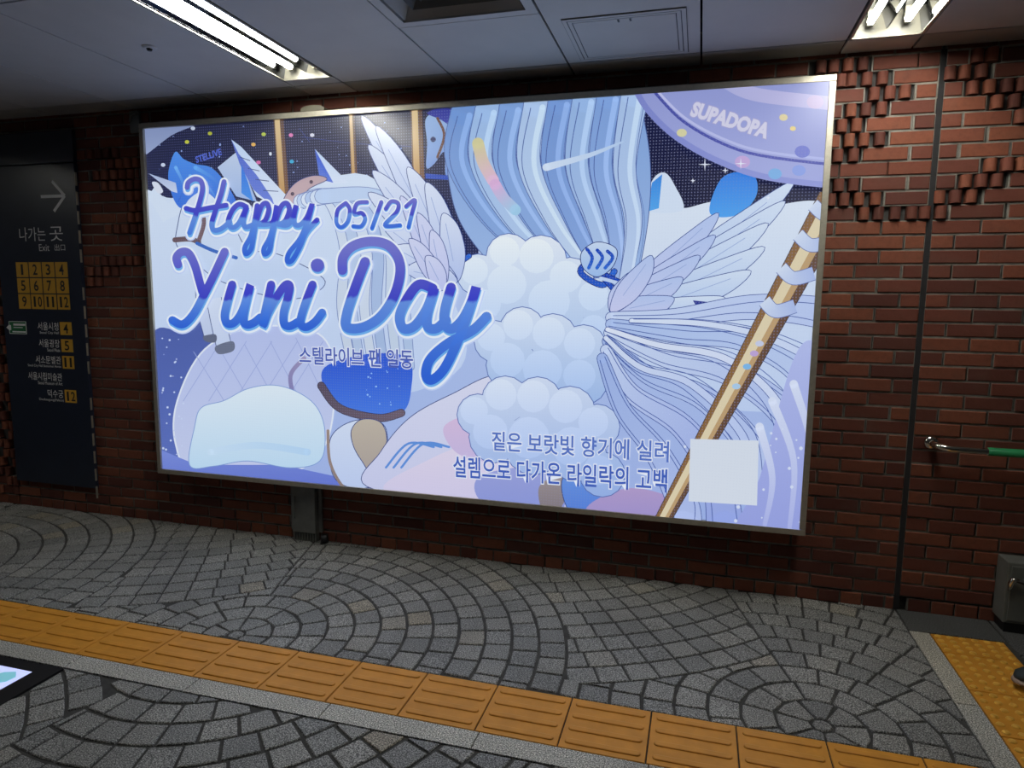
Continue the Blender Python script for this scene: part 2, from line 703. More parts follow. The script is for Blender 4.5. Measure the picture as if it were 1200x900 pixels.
for k, c in enumerate(FANS):
    # centre stone and rings
    if k < len(FANS):
        p = [(c[0] + 0.034 * math.cos(a), c[1] + 0.034 * math.sin(a)) for a in [math.pi * i / 4 for i in range(8)]]
        stones += trim(p)
    for i in range(0, 20):
        r0 = 0.040 + PITCH_R * i
        r1 = r0 + PITCH_R
        n = max(7, int(round(2 * math.pi * (r0 + r1) / 2 / 0.127)))
        ph = rng.uniform(0, 1)
        for s in range(n):
            a0, a1 = 2 * math.pi * (s + ph) / n, 2 * math.pi * (s + 1 + ph) / n
            am = (a0 + a1) / 2
            m = (c[0] + (r0 + r1) / 2 * math.cos(am), c[1] + (r0 + r1) / 2 * math.sin(am))
            if not (-6.2 < m[0] < 1.2 and 0.3 < m[1] < 3.75):
                continue
            if r0 > R_FAN - 0.03 and m[0] > c[0]:
                continue
            poly = cell(c, r0, r1, a0, a1)
            own = [owner(*m)] + [owner(*q) for q in poly]
            if not any(w[0] == 'f' and w[1] == k for w in own):
                continue
            if not all(w[0] == 'f' and w[1] == k for w in own):
                up = m[1] > c[1]
                if k > 0:
                    pfan = FANS[k - 1]
                    poly = clip_circle(poly, pfan, R_FAN + 0.004, True)
                    if len(poly) >= 3:
                        mm = cen(poly)
                        if math.degrees(math.atan2(abs(mm[1] - c[1]), mm[0] - c[0])) > 99:
                            sc = smile_c(pfan, up)
                            th = math.radians(105) * (1 if up else -1)
                            nn = (-math.sin(th), math.cos(th)) if up else (math.sin(th), -math.cos(th))
                            p1 = clip(poly, nn, nn[0] * c[0] + nn[1] * c[1] - 0.005)
                            p2 = clip_circle(poly, sc, R_SMILE + 0.005, True)
                            poly = max((p1, p2), key=lambda q: area(q) if len(q) >= 3 else 0)
            if len(poly) >= 3:
                stones += trim(poly)
    # the field of upturned rows between this fan and the next
    if k + 1 < len(FANS):
        nx = FANS[k + 1]
        for up in (True, False):
            sc = smile_c(c, up)
            for i in range(16):
                r1 = R_SMILE - PITCH_R * i
                r0 = r1 - PITCH_R
                n = max(8, int(round(2 * math.pi * (r0 + r1) / 2 / 0.127)))
                for s in range(n):
                    a0, a1 = 2 * math.pi * (s + 0.35) / n, 2 * math.pi * (s + 1.35) / n
                    am = (a0 + a1) / 2
                    m = (sc[0] + (r0 + r1) / 2 * math.cos(am), sc[1] + (r0 + r1) / 2 * math.sin(am))
                    if not (-6.2 < m[0] < 1.2 and 0.3 < m[1] < 3.75):
                        continue
                    poly = cell(sc, r0, r1, a0, a1, 0.0062)
                    own = [owner(*m)] + [owner(*q) for q in poly]
                    if not any(w == ('s', k, up) for w in own):
                        continue
                    if not all(w == ('s', k, up) for w in own):
                        poly = clip_circle(poly, c, R_FAN + 0.006, True)
                        if len(poly) >= 3:
                            th = math.radians(105) * (1 if up else -1)
                            nn = (-math.sin(th), math.cos(th)) if up else (math.sin(th), -math.cos(th))
                            poly = clip(poly, (-nn[0], -nn[1]), -(nn[0] * nx[0] + nn[1] * nx[1]) - 0.005)
                    if len(poly) >= 3:
                        stones += trim(poly)

order = sorted(range(len(stones)), key=lambda i: -view_size(cen(stones[i])[0], cen(stones[i])[1], 0, 1, area(stones[i]) / (1 + 0 * i)))
rest = bmesh.new()
for n, i in enumerate(order):
    p = stones[i]
    cx, cy = cen(p)
    dz = rng.uniform(-0.0015, 0.0)
    if n < 300:
        bm = bmesh.new()
        add_prism(bm, [(a - cx, b - cy) for a, b in p], -0.03, dz, 0.0035)
        child('cobblestone', mesh_of(bm, 'cobblestone'), 'cobble', floor, (cx, cy, 0))
    else:
        add_prism(rest, p, -0.03, dz, 0.0035)
o = child('cobblestone_remainder', mesh_of(rest, 'cobblestone_remainder'), 'cobble', floor)
o['kind'] = 'stuff'


# tactile guide strip
def slab_mesh(w, d, name, mat, t=0.03, c=0.002):
    bm = bmesh.new()
    add_prism(bm, [(-w / 2, -d / 2), (w / 2, -d / 2), (w / 2, d / 2), (-w / 2, d / 2)], -t, 0.0, c)
    me = mesh_of(bm, name)
    me.materials.append(M[mat])
    return me


def ridge_mesh():
    bm = bmesh.new()
    L, hw, hh = 0.118, 0.0135, 0.005
    rings = []
    for sc, z in ((1.0, 0.0), (0.93, 0.0035), (0.70, hh)):
        ring = []
        for sgn in (1, -1):
            for i in range(7):
                a = -math.pi / 2 + math.pi * i / 6
                ring.append(bm.verts.new((sgn * (L + hw * sc * math.cos(a)), sgn * hw * sc * math.sin(a), z)))
        rings.append(ring)
    n = len(rings[0])
    for a, b in zip(rings, rings[1:]):
        for i in range(n):
            bm.faces.new((a[i], a[(i + 1) % n], b[(i + 1) % n], b[i]))
    bm.faces.new(rings[-1])
    me = mesh_of(bm, 'ridge')
    me.materials.append(M['tactile'])
    return me


def stud_mesh():
    bm = bmesh.new()
    rings = []
    for r, z in ((0.0145, 0.0), (0.0125, 0.0045), (0.007, 0.0065)):
        rings.append([bm.verts.new((r * math.cos(a), r * math.sin(a), z)) for a in [2 * math.pi * i / 10 for i in range(10)]])
    for a, b in zip(rings, rings[1:]):
        for i in range(10):
            bm.faces.new((a[i], a[(i + 1) % 10], b[(i + 1) % 10], b[i]))
    bm.faces.new(rings[-1])
    me = mesh_of(bm, 'stud')
    me.materials.append(M['stud_highlight'])
    return me


TILE = slab_mesh(STRIP_P - 0.005, 0.296, 'tactile_tile', 'tactile')
RIDGE, STUD = ridge_mesh(), stud_mesh()
for i in range(-6, 14):
    cx, cy = STRIP_X0 + STRIP_P * (i + 0.5), (STRIP_Y0 + STRIP_Y1) / 2
    if cx - 0.15 > DOT_X0 - 0.1:
        continue
    t = child('tactile_tile', TILE, None, floor, (cx, cy, 0.0008))
    for k in range(4):
        child('ridge', RIDGE, None, t, (cx, cy - 0.111 + 0.074 * k, 0.0008))
ys = [3.405, 3.2274] + [3.2274 - 0.302 * k for k in range(1, 5)]
for y1, y0 in zip(ys, ys[1:]):
    if y1 - y0 < 0.25:
        me = slab_mesh(0.297, y1 - y0 - 0.005, 'warning_tile', 'tactile')
    else:
        me = slab_mesh(0.297, 0.297, 'warning_tile', 'tactile')
    cx, cy = (DOT_X0 + DOT_X1) / 2, (y0 + y1) / 2
    t = child('warning_tile', me, None, floor, (cx, cy, 0.0008))
    ny = max(2, int(round((y1 - y0) / 0.05)))
    for a in range(6):
        for b in range(ny):
            child('stud', STUD, None, t, (cx - 0.125 + 0.05 * a, y0 + 0.025 + (y1 - y0 - 0.05) * b / (ny - 1), 0.0008))
# grey border bands
x = -0.693 - 0.595 * 9
while x < DOT_X0:
    w = min(0.595, BANDR_X0 - x)
    if w > 0.05:
        child('border_stone', slab_mesh(w - 0.004, 0.092, 'border_stone', 'band'), None, floor, (x + w / 2, (BAND_Y0 + STRIP_Y0) / 2 - 0.001, 0))
    x += 0.595
y = 3.41
while y > 1.2:
    d = 0.6
    child('border_stone', slab_mesh(0.082, d - 0.004, 'border_stone', 'band'), None, floor, ((BANDR_X0 + DOT_X0) / 2 - 0.002, y - d / 2, 0))
    y -= d
# dark stone slabs between the warning tiles and the wall and off to the right
for (a, b, c, d) in ((BANDR_X0, 1.425, 3.412, 3.64), (1.43, 2.03, 3.30, 3.64), (1.43, 2.03, 2.7, 3.295), (1.43, 2.03, 2.1, 2.695), (2.035, 2.63, 3.04, 3.64),
                     (2.035, 2.63, 2.44, 3.035), (2.035, 2.63, 1.84, 2.435), (1.43, 2.03, 1.5, 2.095), (2.635, 3.23, 3.04, 3.64), (2.635, 3.23, 2.44, 3.035)):
    child('paving_slab', slab_mesh(b - a - 0.005, d - c - 0.005, 'paving_slab', 'slab'), None, floor, ((a + b) / 2, (c + d) / 2, 0))

# ------------------------------------------------------------------ ceiling panels
XS = [-6.07, -5.765, -5.435, -5.10, -4.80, -4.165, -3.53, -2.895, -2.25, -1.945, -1.325, -0.69, -0.05, 0.58, 0.885, 1.52, 2.155, 2.79, 3.42]
YS = [-2.70, -1.47, -0.235, 1.0, 2.23, 3.462]
GAP = 0.009
LIGHTS = [(-2.25, -1.945, 2.10, 3.365), (0.58, 0.885, 2.19, 3.455), (-6.07, -5.765, 1.60, 2.23)]  # the last one is unseen, added to put glare on the exit panel
panel_cache = {}


def ceiling_panel(x0, x1, y0, y1, nm='ceiling_panel'):
    w, d = x1 - x0 - GAP, y1 - y0 - GAP
    if w < 0.02 or d < 0.02:
        return
    key = (round(w, 3), round(d, 3))
    if key not in panel_cache:
        me = box(nm, -w / 2, w / 2, -d / 2, d / 2, 0, 0.014, 0.002)
        me.materials.append(M['panel'])
        panel_cache[key] = me
    child(nm, panel_cache[key], None, ceiling, ((x0 + x1) / 2, (y0 + y1) / 2, CEIL))


VENT = (-1.325, -0.69, 2.23, 2.848)
for a, b in zip(XS, XS[1:]):
    lit = [l for l in LIGHTS if abs(l[0] - a) < 0.01]
    if lit:
        cuts = sorted((l[2], l[3]) for l in lit)
        y = YS[0]
        for c0, c1 in cuts + [(YS[-1], YS[-1])]:
            ceiling_panel(a, b, y, c0)
            y = c1
        ceiling_panel(a, b, YS[-1], WALL_Y)
        continue
    for c, d in zip(YS, YS[1:] + [WALL_Y]):
        if abs(a - VENT[0]) < 0.01 and abs(c - VENT[2]) < 0.01:
            ceiling_panel(a, b, VENT[3], d)
        elif d - c > 0.01:
            ceiling_panel(a, b, c, d)
    ceiling_panel(a, b, YS[-1], WALL_Y)

# ------------------------------------------------------------------ ceiling lights
LIGHT_LABEL = ['long twin-tube fluorescent ceiling light above the left half of the lit billboard',
               'twin-tube fluorescent ceiling light above the bare brick at the right',
               'unseen twin-tube ceiling light left of the view, added for the glare on the navy exit panel']


def sheet(name, quads, thick=0.0):
    bm = bmesh.new()
    for q in quads:
        bm.faces.new([bm.verts.new(p) for p in q])
    bmesh.ops.remove_doubles(bm, verts=bm.verts[:], dist=1e-5)
    return mesh_of(bm, name)


for (a, b, c, d), lab in zip(LIGHTS, LIGHT_LABEL):
    xm = (a + b) / 2
    L = tag(empty('ceiling_light', (xm, (c + d) / 2, CEIL)), lab, 'light', 'recessed ceiling lights')
    bm = bmesh.new()
    t = 0.016
    add_box(bm, a + 0.005, a + t, c + 0.005, d - 0.005, CEIL - 0.003, CEIL + 0.02)
    add_box(bm, b - t, b - 0.005, c + 0.005, d - 0.005, CEIL - 0.003, CEIL + 0.02)
    add_box(bm, a + t, b - t, c + 0.005, c + t, CEIL - 0.003, CEIL + 0.02)
    add_box(bm, a + t, b - t, d - t, d - 0.005, CEIL - 0.003, CEIL + 0.02)
    child('frame', mesh_of(bm, 'frame'), 'alu', L)
    zt = CEIL + 0.105
    bm = bmesh.new()
    add_box(bm, a + t, b - t, c + t, d - t, zt, zt + 0.006)
    child('housing', mesh_of(bm, 'housing'), 'cream', L)
    z0 = CEIL + 0.001
    for s in (-1, 1):
        e = xm + s * (b - a) / 2 - s * t
        m1 = xm + s * 0.118
        m0 = xm + s * 0.028
        child('reflector', sheet('reflector', [[(e, c + t, z0), (e, d - t, z0), (m1, d - t, zt), (m1, c + t, zt)],
                                               [(m1, c + t, zt - 0.002), (m1, d - t, zt - 0.002), (m0, d - t, zt - 0.002), (m0, c + t, zt - 0.002)],
                                               [(m0, c + t, zt), (m0, d - t, zt), (xm + s * 0.003, d - t, CEIL + 0.028), (xm + s * 0.003, c + t, CEIL + 0.028)]]),
              'reflector', L)
        tb = child('fluorescent_tube', tube('fluorescent_tube', [(xm + s * 0.073, c + 0.055, CEIL + 0.052), (xm + s * 0.073, d - 0.055, CEIL + 0.052)], 0.0145, 16), 'tube', L)
        for yy in (c + 0.055, d - 0.055):
            sg = 1 if yy > (c + d) / 2 else -1
            child('lamp_holder', box('lamp_holder', xm + s * 0.073 - 0.014, xm + s * 0.073 + 0.014, min(yy, yy + sg * 0.02), max(yy, yy + sg * 0.02), CEIL + 0.034, zt, 0.003), 'cream', L)
    for y in (c + t, d - t - 0.003):
        child('end_plate', box('end_plate', a + t, b - t, y, y + 0.003, CEIL, zt), 'cream', L)

# ------------------------------------------------------------------ ceiling fittings
va, vb, vc, vd = VENT
vc += 0.0
V = tag(empty('air_vent', ((va + vb) / 2, (vc + vd) / 2, CEIL)), 'square grey air diffuser set in the ceiling above the billboard centre', 'vent')
g = GAP / 2
bm = bmesh.new()
fw = 0.048
add_box(bm, va + g, va + fw, vc + g, vd - g, CEIL - 0.002, CEIL + 0.012)
add_box(bm, vb - fw, vb - g, vc + g, vd - g, CEIL - 0.002, CEIL + 0.012)
add_box(bm, va + fw, vb - fw, vc + g, vc + fw, CEIL - 0.002, CEIL + 0.012)
add_box(bm, va + fw, vb - fw, vd - fw, vd - g, CEIL - 0.002, CEIL + 0.012)
child('frame', mesh_of(bm, 'frame'), 'panel', V)
vxm, vym = (va + vb) / 2, (vc + vd) / 2


def ring_sheet(h0, z0, h1, z1):
    p = lambda h, z: [(vxm - h, vym - h, z), (vxm + h, vym - h, z), (vxm + h, vym + h, z), (vxm - h, vym + h, z)]
    A, B = p(h0, z0), p(h1, z1)
    return sheet('louver', [[A[i], A[(i + 1) % 4], B[(i + 1) % 4], B[i]] for i in range(4)])


child('throat', ring_sheet(0.262, CEIL + 0.004, 0.19, CEIL + 0.13), 'panel', V)
child('louver', ring_sheet(0.20, CEIL + 0.02, 0.12, CEIL + 0.11), 'vent_dark', V)
child('louver', ring_sheet(0.135, CEIL + 0.02, 0.05, CEIL + 0.10), 'vent_dark', V)
child('back_plate', box('back_plate', vxm - 0.19, vxm + 0.19, vym - 0.19, vym + 0.19, CEIL + 0.128, CEIL + 0.132), 'vent_dark', V)

hx0, hx1, hy0, hy1 = -0.622, -0.105, 2.925, 3.435
Hh = tag(empty('access_hatch', ((hx0 + hx1) / 2, (hy0 + hy1) / 2, CEIL)), 'square grey ceiling access hatch with a double rim, right of the air diffuser', 'hatch')


def rim(name, x0, x1, y0, y1, w, z0, z1):
    bm = bmesh.new()
    add_box(bm, x0, x0 + w, y0, y1, z0, z1)
    add_box(bm, x1 - w, x1, y0, y1, z0, z1)
    add_box(bm, x0 + w, x1 - w, y0, y0 + w, z0, z1)
    add_box(bm, x0 + w, x1 - w, y1 - w, y1, z0, z1)
    return mesh_of(bm, name)


child('backing', box('backing', hx0 + 0.002, hx1 - 0.002, hy0 + 0.002, hy1 - 0.002, CEIL - 0.0016, CEIL + 0.001), 'black', Hh)
child('frame', rim('frame', hx0 + 0.005, hx1 - 0.005, hy0 + 0.005, hy1 - 0.005, 0.017, CEIL - 0.005, CEIL), 'panel', Hh)
child('inner_rim', rim('inner_rim', hx0 + 0.026, hx1 - 0.026, hy0 + 0.026, hy1 - 0.026, 0.016, CEIL - 0.005, CEIL), 'panel', Hh)
door = child('door', box('door', hx0 + 0.046, hx1 - 0.046, hy0 + 0.046, hy1 - 0.046, CEIL - 0.005, CEIL), 'panel', Hh)
for xx in (-0.385, -0.335):
    child('latch', box('latch', xx - 0.004, xx + 0.004, 2.975, 3.0, CEIL - 0.007, CEIL - 0.004), 'black', door)

sp = tag(empty('sprinkler_head', (-2.576, 2.771, CEIL)), 'tiny white round sprinkler cover on the ceiling left of the long light', 'sprinkler')
bm = bmesh.new()
add_tube(bm, [(-2.576, 2.771, CEIL), (-2.576, 2.771, CEIL - 0.004), (-2.576, 2.771, CEIL - 0.009)], [0.034, 0.033, 0.024], 20)
child('cover', mesh_of(bm, 'cover'), 'white', sp)
bm = bmesh.new()
add_tube(bm, [(-2.576, 2.771, CEIL - 0.009), (-2.576, 2.771, CEIL - 0.018)], [0.014, 0.010], 12)
child('nozzle', mesh_of(bm, 'nozzle'), 'black', sp)

# ------------------------------------------------------------------ lettering helper
def text_mesh(body, bold=0.0, shear=0.0):
    cu = bpy.data.curves.new('t', 'FONT')
    cu.body = body
    cu.size = 1.0
    cu.offset = bold
    cu.shear = shear
    cu.resolution_u = 3
    ob = bpy.data.objects.new('t', cu)
    COL.objects.link(ob)
    dg = bpy.context.evaluated_depsgraph_get()
    dg.update()
    me = bpy.data.meshes.new_from_object(ob.evaluated_get(dg))
    bpy.data.objects.remove(ob)
    bpy.data.curves.remove(cu)
    return me


def wall_text(name, body, a, b, h, y, mat, parent, bold=0.0, ref=None, shear=0.0, keep=False):
    """lettering whose ink box runs from a to b ((x, z) points on mid height), h tall, on the plane y"""
    me = text_mesh(body, bold, shear)
    rf = ref or me
    xs = [v.co.x for v in rf.vertices]
    ys_ = [v.co.y for v in rf.vertices]
    x0, x1, y0, y1 = min(xs), max(xs), min(ys_), max(ys_)
    L = math.hypot(b[0] - a[0], b[1] - a[1])
    c, s = (b[0] - a[0]) / L, (b[1] - a[1]) / L
    sx, sy = L / (x1 - x0), h / (y1 - y0)
    for v in me.vertices:
        lx, ly = (v.co.x - x0) * sx, (v.co.y - (y0 + y1) / 2) * sy
        v.co = Vector((a[0] + lx * c - ly * s, y, a[1] + lx * s + ly * c))
    me.name = name
    me.update()
    return child(name, me, mat, parent)


# ------------------------------------------------------------------ the lit billboard
BX0, BX1, BZ0, BZ1 = BOARD
BY = WALL_Y - 0.12
board = tag(empty('lightbox_billboard', ((BX0 + BX1) / 2, WALL_Y - 0.06, BZ0)),
            'wide backlit poster lightbox in a thin aluminium frame reading Happy Yuni Day', 'billboard')
child('housing', box('housing', BX0 + 0.012, BX1 - 0.012, BY + 0.012, WALL_Y - 0.004, BZ0 + 0.012, BZ1 - 0.012), 'boxdark', board)
FW = 0.030


def bar(name, x0, x1, z0, z1):
    child(name, box(name, x0, x1, BY - 0.008, BY + 0.05, z0, z1, 0.003), 'alu', board)


bar('frame_bar', BX0, BX1, BZ1 - FW, BZ1)
bar('frame_bar', BX0, BX1, BZ0, BZ0 + FW)
bar('frame_bar', BX0, BX0 + FW, BZ0 + FW + 0.001, BZ1 - FW - 0.001)
bar('frame_bar', BX1 - FW, BX1, BZ0 + FW + 0.001, BZ1 - FW - 0.001)

PY = BY + 0.010       # print plane, drawn forward from here
LAYER = [0]


class Ink:
    def __init__(self):
        self.v, self.f, self.c = [], [], []

    def pt(self, u, v):
        x, z = on_wall(u, v, 0.12)
        return x, z

    def tri(self, pts, cols):
        y = PY - 3.0e-5 * LAYER[0]
        q = [self.pt(*p) + self.grade(c) for p, c in zip(pts, cols)]
        for k, lim, sg in ((0, BX0 + 0.022, -1), (0, BX1 - 0.022, 1), (1, BZ0 + 0.022, -1), (1, BZ1 - 0.022, 1)):
            if all(sg * (p[k] - lim) <= 0 for p in q):
                continue
            out = []
            for i in range(len(q)):
                a, b = q[i], q[(i + 1) % len(q)]
                da, db = sg * (a[k] - lim), sg * (b[k] - lim)
                if da <= 0:
                    out.append(a)
                if da * db < 0:
                    t = da / (da - db)
                    out.append(tuple(m + (w - m) * t for m, w in zip(a, b)))
            q = out
            if len(q) < 3:
                return
        n = len(self.v)
        for p in q:
            self.v.append((p[0], y, p[1]))
            self.c.append(tuple(p[2:5]) + (1,))
        self.f.append(tuple(range(n, n + len(q))))

    GRADE = (1.30, 1.15, 1.0)

    def grade(self, c):
        """the film's cool, contrasty rendering of the inks"""
        return s2l(tuple(255 * max(0, min(1, x / 255)) ** g for x, g in zip(c, self.GRADE)))

    def poly(self, pts, c1, c2=None, axis='v'):
        LAYER[0] += 1
        c2 = c2 or c1
        k = 1 if axis == 'v' else 0
        lo, hi = min(p[k] for p in pts), max(p[k] for p in pts)
        col = lambda p: tuple(a + (b - a) * (p[k] - lo) / max(1e-6, hi - lo) for a, b in zip(c1, c2))
        for t in [(0, 1, 2), (0, 2, 3)] if len(pts) == 4 else tessellate_polygon([[Vector((p[0], p[1], 0)) for p in pts]]):
            q = [pts[i] for i in t]
            self.tri(q, [col(p) for p in q])

    def blob(self, pts, c1, c2=None, line=None, lw=0.9):
        q = spline(pts, 8, True)
        if line:
            self.stroke(q + q[:1], lw * 2, line, raw=True)
        self.poly(q, c1, c2)

    def stroke(self, pts, w, c1, c2=None, raw=False, w1=None, fn=None, caps=True, line=None):
        q = pts if raw else spline(pts, 8)
        if line:
            self.stroke(q, w + 1.6, line, raw=True, w1=(w1 + 1.6 if w1 is not None else None), caps=caps)
        LAYER[0] += 1
        n = len(q)
        c2 = c2 or c1
        col0 = lambda t: tuple(a + (b - a) * t for a, b in zip(c1, c2))
        rows = []
        for i, p in enumerate(q):
            a, b = q[max(0, i - 1)], q[min(n - 1, i + 1)]
            dx, dy = b[0] - a[0], b[1] - a[1]
            d = math.hypot(dx, dy) or 1
            t = i / max(1, n - 1)
            ww = w if w1 is None else w + (w1 - w) * t
            nx, ny = -dy / d * ww / 2, dx / d * ww / 2
            rows.append([((p[0] + nx * s, p[1] + ny * s), t) for s in ((-1, -.33, .33, 1) if fn else (-1, 1))])
        cc = (lambda e: fn(*e[0])) if fn else (lambda e: col0(e[1]))
        for a, b in zip(rows, rows[1:]):
            for k in range(len(a) - 1):
                es = (a[k], a[k + 1], b[k + 1], b[k])
                self.tri([e[0] for e in es], [cc(e) for e in es])
        if caps:
            for p, t, ww in ((q[0], 0, w), (q[-1], 1, w if w1 is None else w1)):
                r = [(p[0] + ww / 2 * math.cos(x), p[1] + ww / 2 * math.sin(x)) for x in [math.pi * k / 6 for k in range(12)]]
                self.tri(r, [fn(*e) if fn else col0(t) for e in r])

    def disc(self, u, v, r, c, ry=None, fn=None):
        LAYER[0] += 1
        q = [(u + r * math.cos(a), v + (ry or r) * math.sin(a)) for a in [math.pi * k / 8 for k in range(16)]]
        self.tri(q, [fn(*e) if fn else c for e in q])

    def build(self, name, mat):
        me = bpy.data.meshes.new(name)
        me.from_pydata(self.v, [], self.f)
        at = me.color_attributes.new('ink', 'FLOAT_COLOR', 'POINT')
        for i, c in enumerate(self.c):
            at.data[i].color = c
        me.update()
        return child(name, me, mat, board)


def spline(p, n=8, closed=False):
    out = []
    m = len(p)
    rng_ = range(m) if closed else range(m - 1)
    for i in rng_:
        if closed:
            a, b, c, d = p[i - 1], p[i], p[(i + 1) % m], p[(i + 2) % m]
        else:
            a, b, c, d = p[max(0, i - 1)], p[i], p[i + 1], p[min(m - 1, i + 2)]
        for k in range(n):
            t = k / n
            out.append(tuple(0.5 * (2 * b[j] + (c[j] - a[j]) * t + (2 * a[j] - 5 * b[j] + 4 * c[j] - d[j]) * t * t +
                                    (3 * b[j] - a[j] - 3 * c[j] + d[j]) * t ** 3) for j in (0, 1)))
    if not closed:
        out.append(p[-1])
    return out


A = Ink()
LINE = (70, 80, 130)
GOLD, GOLD2 = (170, 120, 60), (232, 214, 170)
# --- ground
A.poly([(150, 130), (1000, 70), (1000, 640), (170, 570)], (212, 224, 248), (176, 188, 236))
# night behind the carousel
A.poly([(150, 140), (560, 110), (560, 300), (150, 300)], (27, 25, 50), (42, 42, 82))
A.poly([(735, 95), (1000, 80), (1000, 260), (735, 260)], (34, 32, 70), (26, 24, 52))
A.blob([(150, 145), (200, 140), (232, 143), (200, 158), (168, 182), (150, 190)], (150, 156, 190), (178, 184, 214))
r2 = random.Random(11)
for i in range(70):
    u, v = r2.uniform(180, 540), r2.uniform(140, 250)
    A.disc(u, v, r2.uniform(0.4, 1.0), (170, 185, 235))
for u, v, c in ((218, 166, (206, 206, 70)), (245, 156, (190, 190, 60)), (308, 157, (205, 215, 80)), (340, 158, (238, 150, 195)), (296, 169, (235, 190, 90)),
                (341, 189, (90, 190, 225)), (302, 190, (225, 120, 170)), (225, 150, (210, 216, 232)), (190, 193, (214, 220, 240)), (297, 208, (205, 200, 90)),
                (365, 158, (235, 235, 245)), (316, 180, (230, 235, 245))):
    A.disc(u, v, 2.6 if c[0] != 230 else 1.6, c, 2.2)
for p in (((352, 160), (420, 168), (500, 172)), ((350, 150), (362, 166))):
    A.stroke(p, 0.7, (70, 80, 140))
# carousel posts
for u0, u1, v0, v1, w in ((325, 332, 134, 232, 12), (411, 415, 130, 222, 7), (487, 490, 125, 215, 14)):
    A.poly([(u0 - w / 2, v0), (u0 + w / 2, v0), (u1 + w / 2, v1), (u1 - w / 2, v1)], (120, 82, 46), (150, 104, 58))
    A.poly([(u0 - w * .38, v0), (u0 + w * .12, v0), (u1 + w * .12, v1), (u1 - w * .38, v1)], (230, 205, 150), (206, 160, 90))
# far carousel horse seen between the posts
A.blob([(498, 140), (510, 132), (528, 134), (536, 150), (534, 190), (522, 205), (520, 178), (508, 192), (499, 196), (500, 168)], (176, 196, 232), (150, 170, 222))
A.blob([(500, 132), (520, 126), (540, 134), (544, 152), (532, 150), (516, 140)], (70, 66, 150), (96, 92, 186))
A.stroke([(512, 138), (520, 158), (512, 184)], 3, (140, 96, 66))
A.disc(507, 163, 3.2, (60, 58, 96))
A.poly([(498, 203), (532, 206), (534, 211), (498, 209)], (58, 92, 190))
# pale mass on the left and floor of the carousel
A.blob([(150, 235), (200, 232), (230, 225), (300, 245), (430, 205), (520, 330), (540, 430), (420, 470), (300, 440), (230, 400), (150, 420)],
       (222, 232, 250), (206, 218, 248))
A.poly([(172, 230), (180, 219), (196, 238), (215, 226), (230, 240), (190, 260)], (222, 232, 250))
# horse at the left: head, mane, neck
A.blob([(214, 240), (228, 222), (250, 226), (268, 250), (288, 290), (330, 300), (380, 330), (340, 350), (260, 330), (222, 300), (206, 286), (208, 262)],
       (226, 234, 250), (204, 218, 248), LINE)
A.blob([(196, 205), (204, 178), (214, 186), (228, 192), (246, 196), (262, 212), (276, 236), (284, 262), (270, 258), (256, 238), (238, 224), (222, 232), (212, 244), (202, 232)],
       (104, 158, 238), (72, 120, 222))
A.stroke([(205, 196), (214, 218), (208, 236)], 4, (140, 190, 250), (70, 110, 210), w1=1)
A.stroke([(228, 196), (254, 214), (272, 250)], 5, (128, 182, 248), (66, 106, 210), w1=1)
A.stroke([(222, 206), (244, 220), (258, 244)], 4, (150, 200, 252), (84, 130, 222), w1=1)
A.poly([(173, 203), (205, 214), (207, 226), (200, 224)], (188, 196, 226), (212, 220, 244))
A.blob([(177, 214), (184, 214), (190, 224), (184, 226)], (226, 230, 244))
A.poly([(254, 196), (276, 178), (284, 196), (300, 236), (276, 230)], (206, 216, 238), (180, 196, 236))
A.poly([(270, 163), (282, 172), (334, 228), (326, 243), (300, 230), (282, 196)], (206, 220, 248), (228, 236, 252))
A.poly([(270, 163), (279, 180), (300, 205), (318, 232), (322, 244), (296, 222), (280, 192)], (104, 118, 206), (132, 146, 226))
A.poly([(282, 192), (290, 214), (296, 236), (282, 226)], (70, 130, 226), (96, 160, 240))
for s in range(4):
    A.stroke([(281 + 9 * s, 184 + 13 * s), (292 + 11 * s, 188 + 12 * s)], 0.9, LINE)
A.poly([(368, 174), (378, 184), (408, 214), (376, 216)], (208, 222, 248), (226, 234, 252))
A.poly([(368, 174), (375, 196), (390, 214), (374, 210)], (92, 112, 206), (120, 140, 226))
A.blob([(330, 240), (344, 216), (366, 206), (382, 210), (360, 222), (345, 246), (336, 262)], (206, 178, 176), (218, 190, 190), LINE)
A.disc(364, 213, 2.2, (110, 80, 84))
A.disc(342, 227, 2.2, (110, 80, 84))
A.stroke([(236, 246), (238, 262), (232, 282)], 5, (126, 92, 84), (146, 112, 102))
A.stroke([(204, 281), (222, 280), (232, 284)], 6, (128, 96, 88))
A.stroke([(230, 285), (250, 294), (276, 302)], 4, (74, 118, 196))
# flowing pale tail of the horse
for i, (du, c) in enumerate(((0, (226, 234, 250)), (10, (208, 220, 246)), (22, (228, 236, 252)), (34, (198, 212, 244)), (48, (222, 232, 250)), (62, (206, 220, 248)))):
    A.stroke([(352 + du * .4, 236 - du * .1), (384 + du, 232), (404 + du * 1.1, 290), (400 + du * 1.2, 360), (412 + du * 1.1, 430)], 17, c, tuple(x - 14 for x in c), line=(140, 150, 196), w1=9)
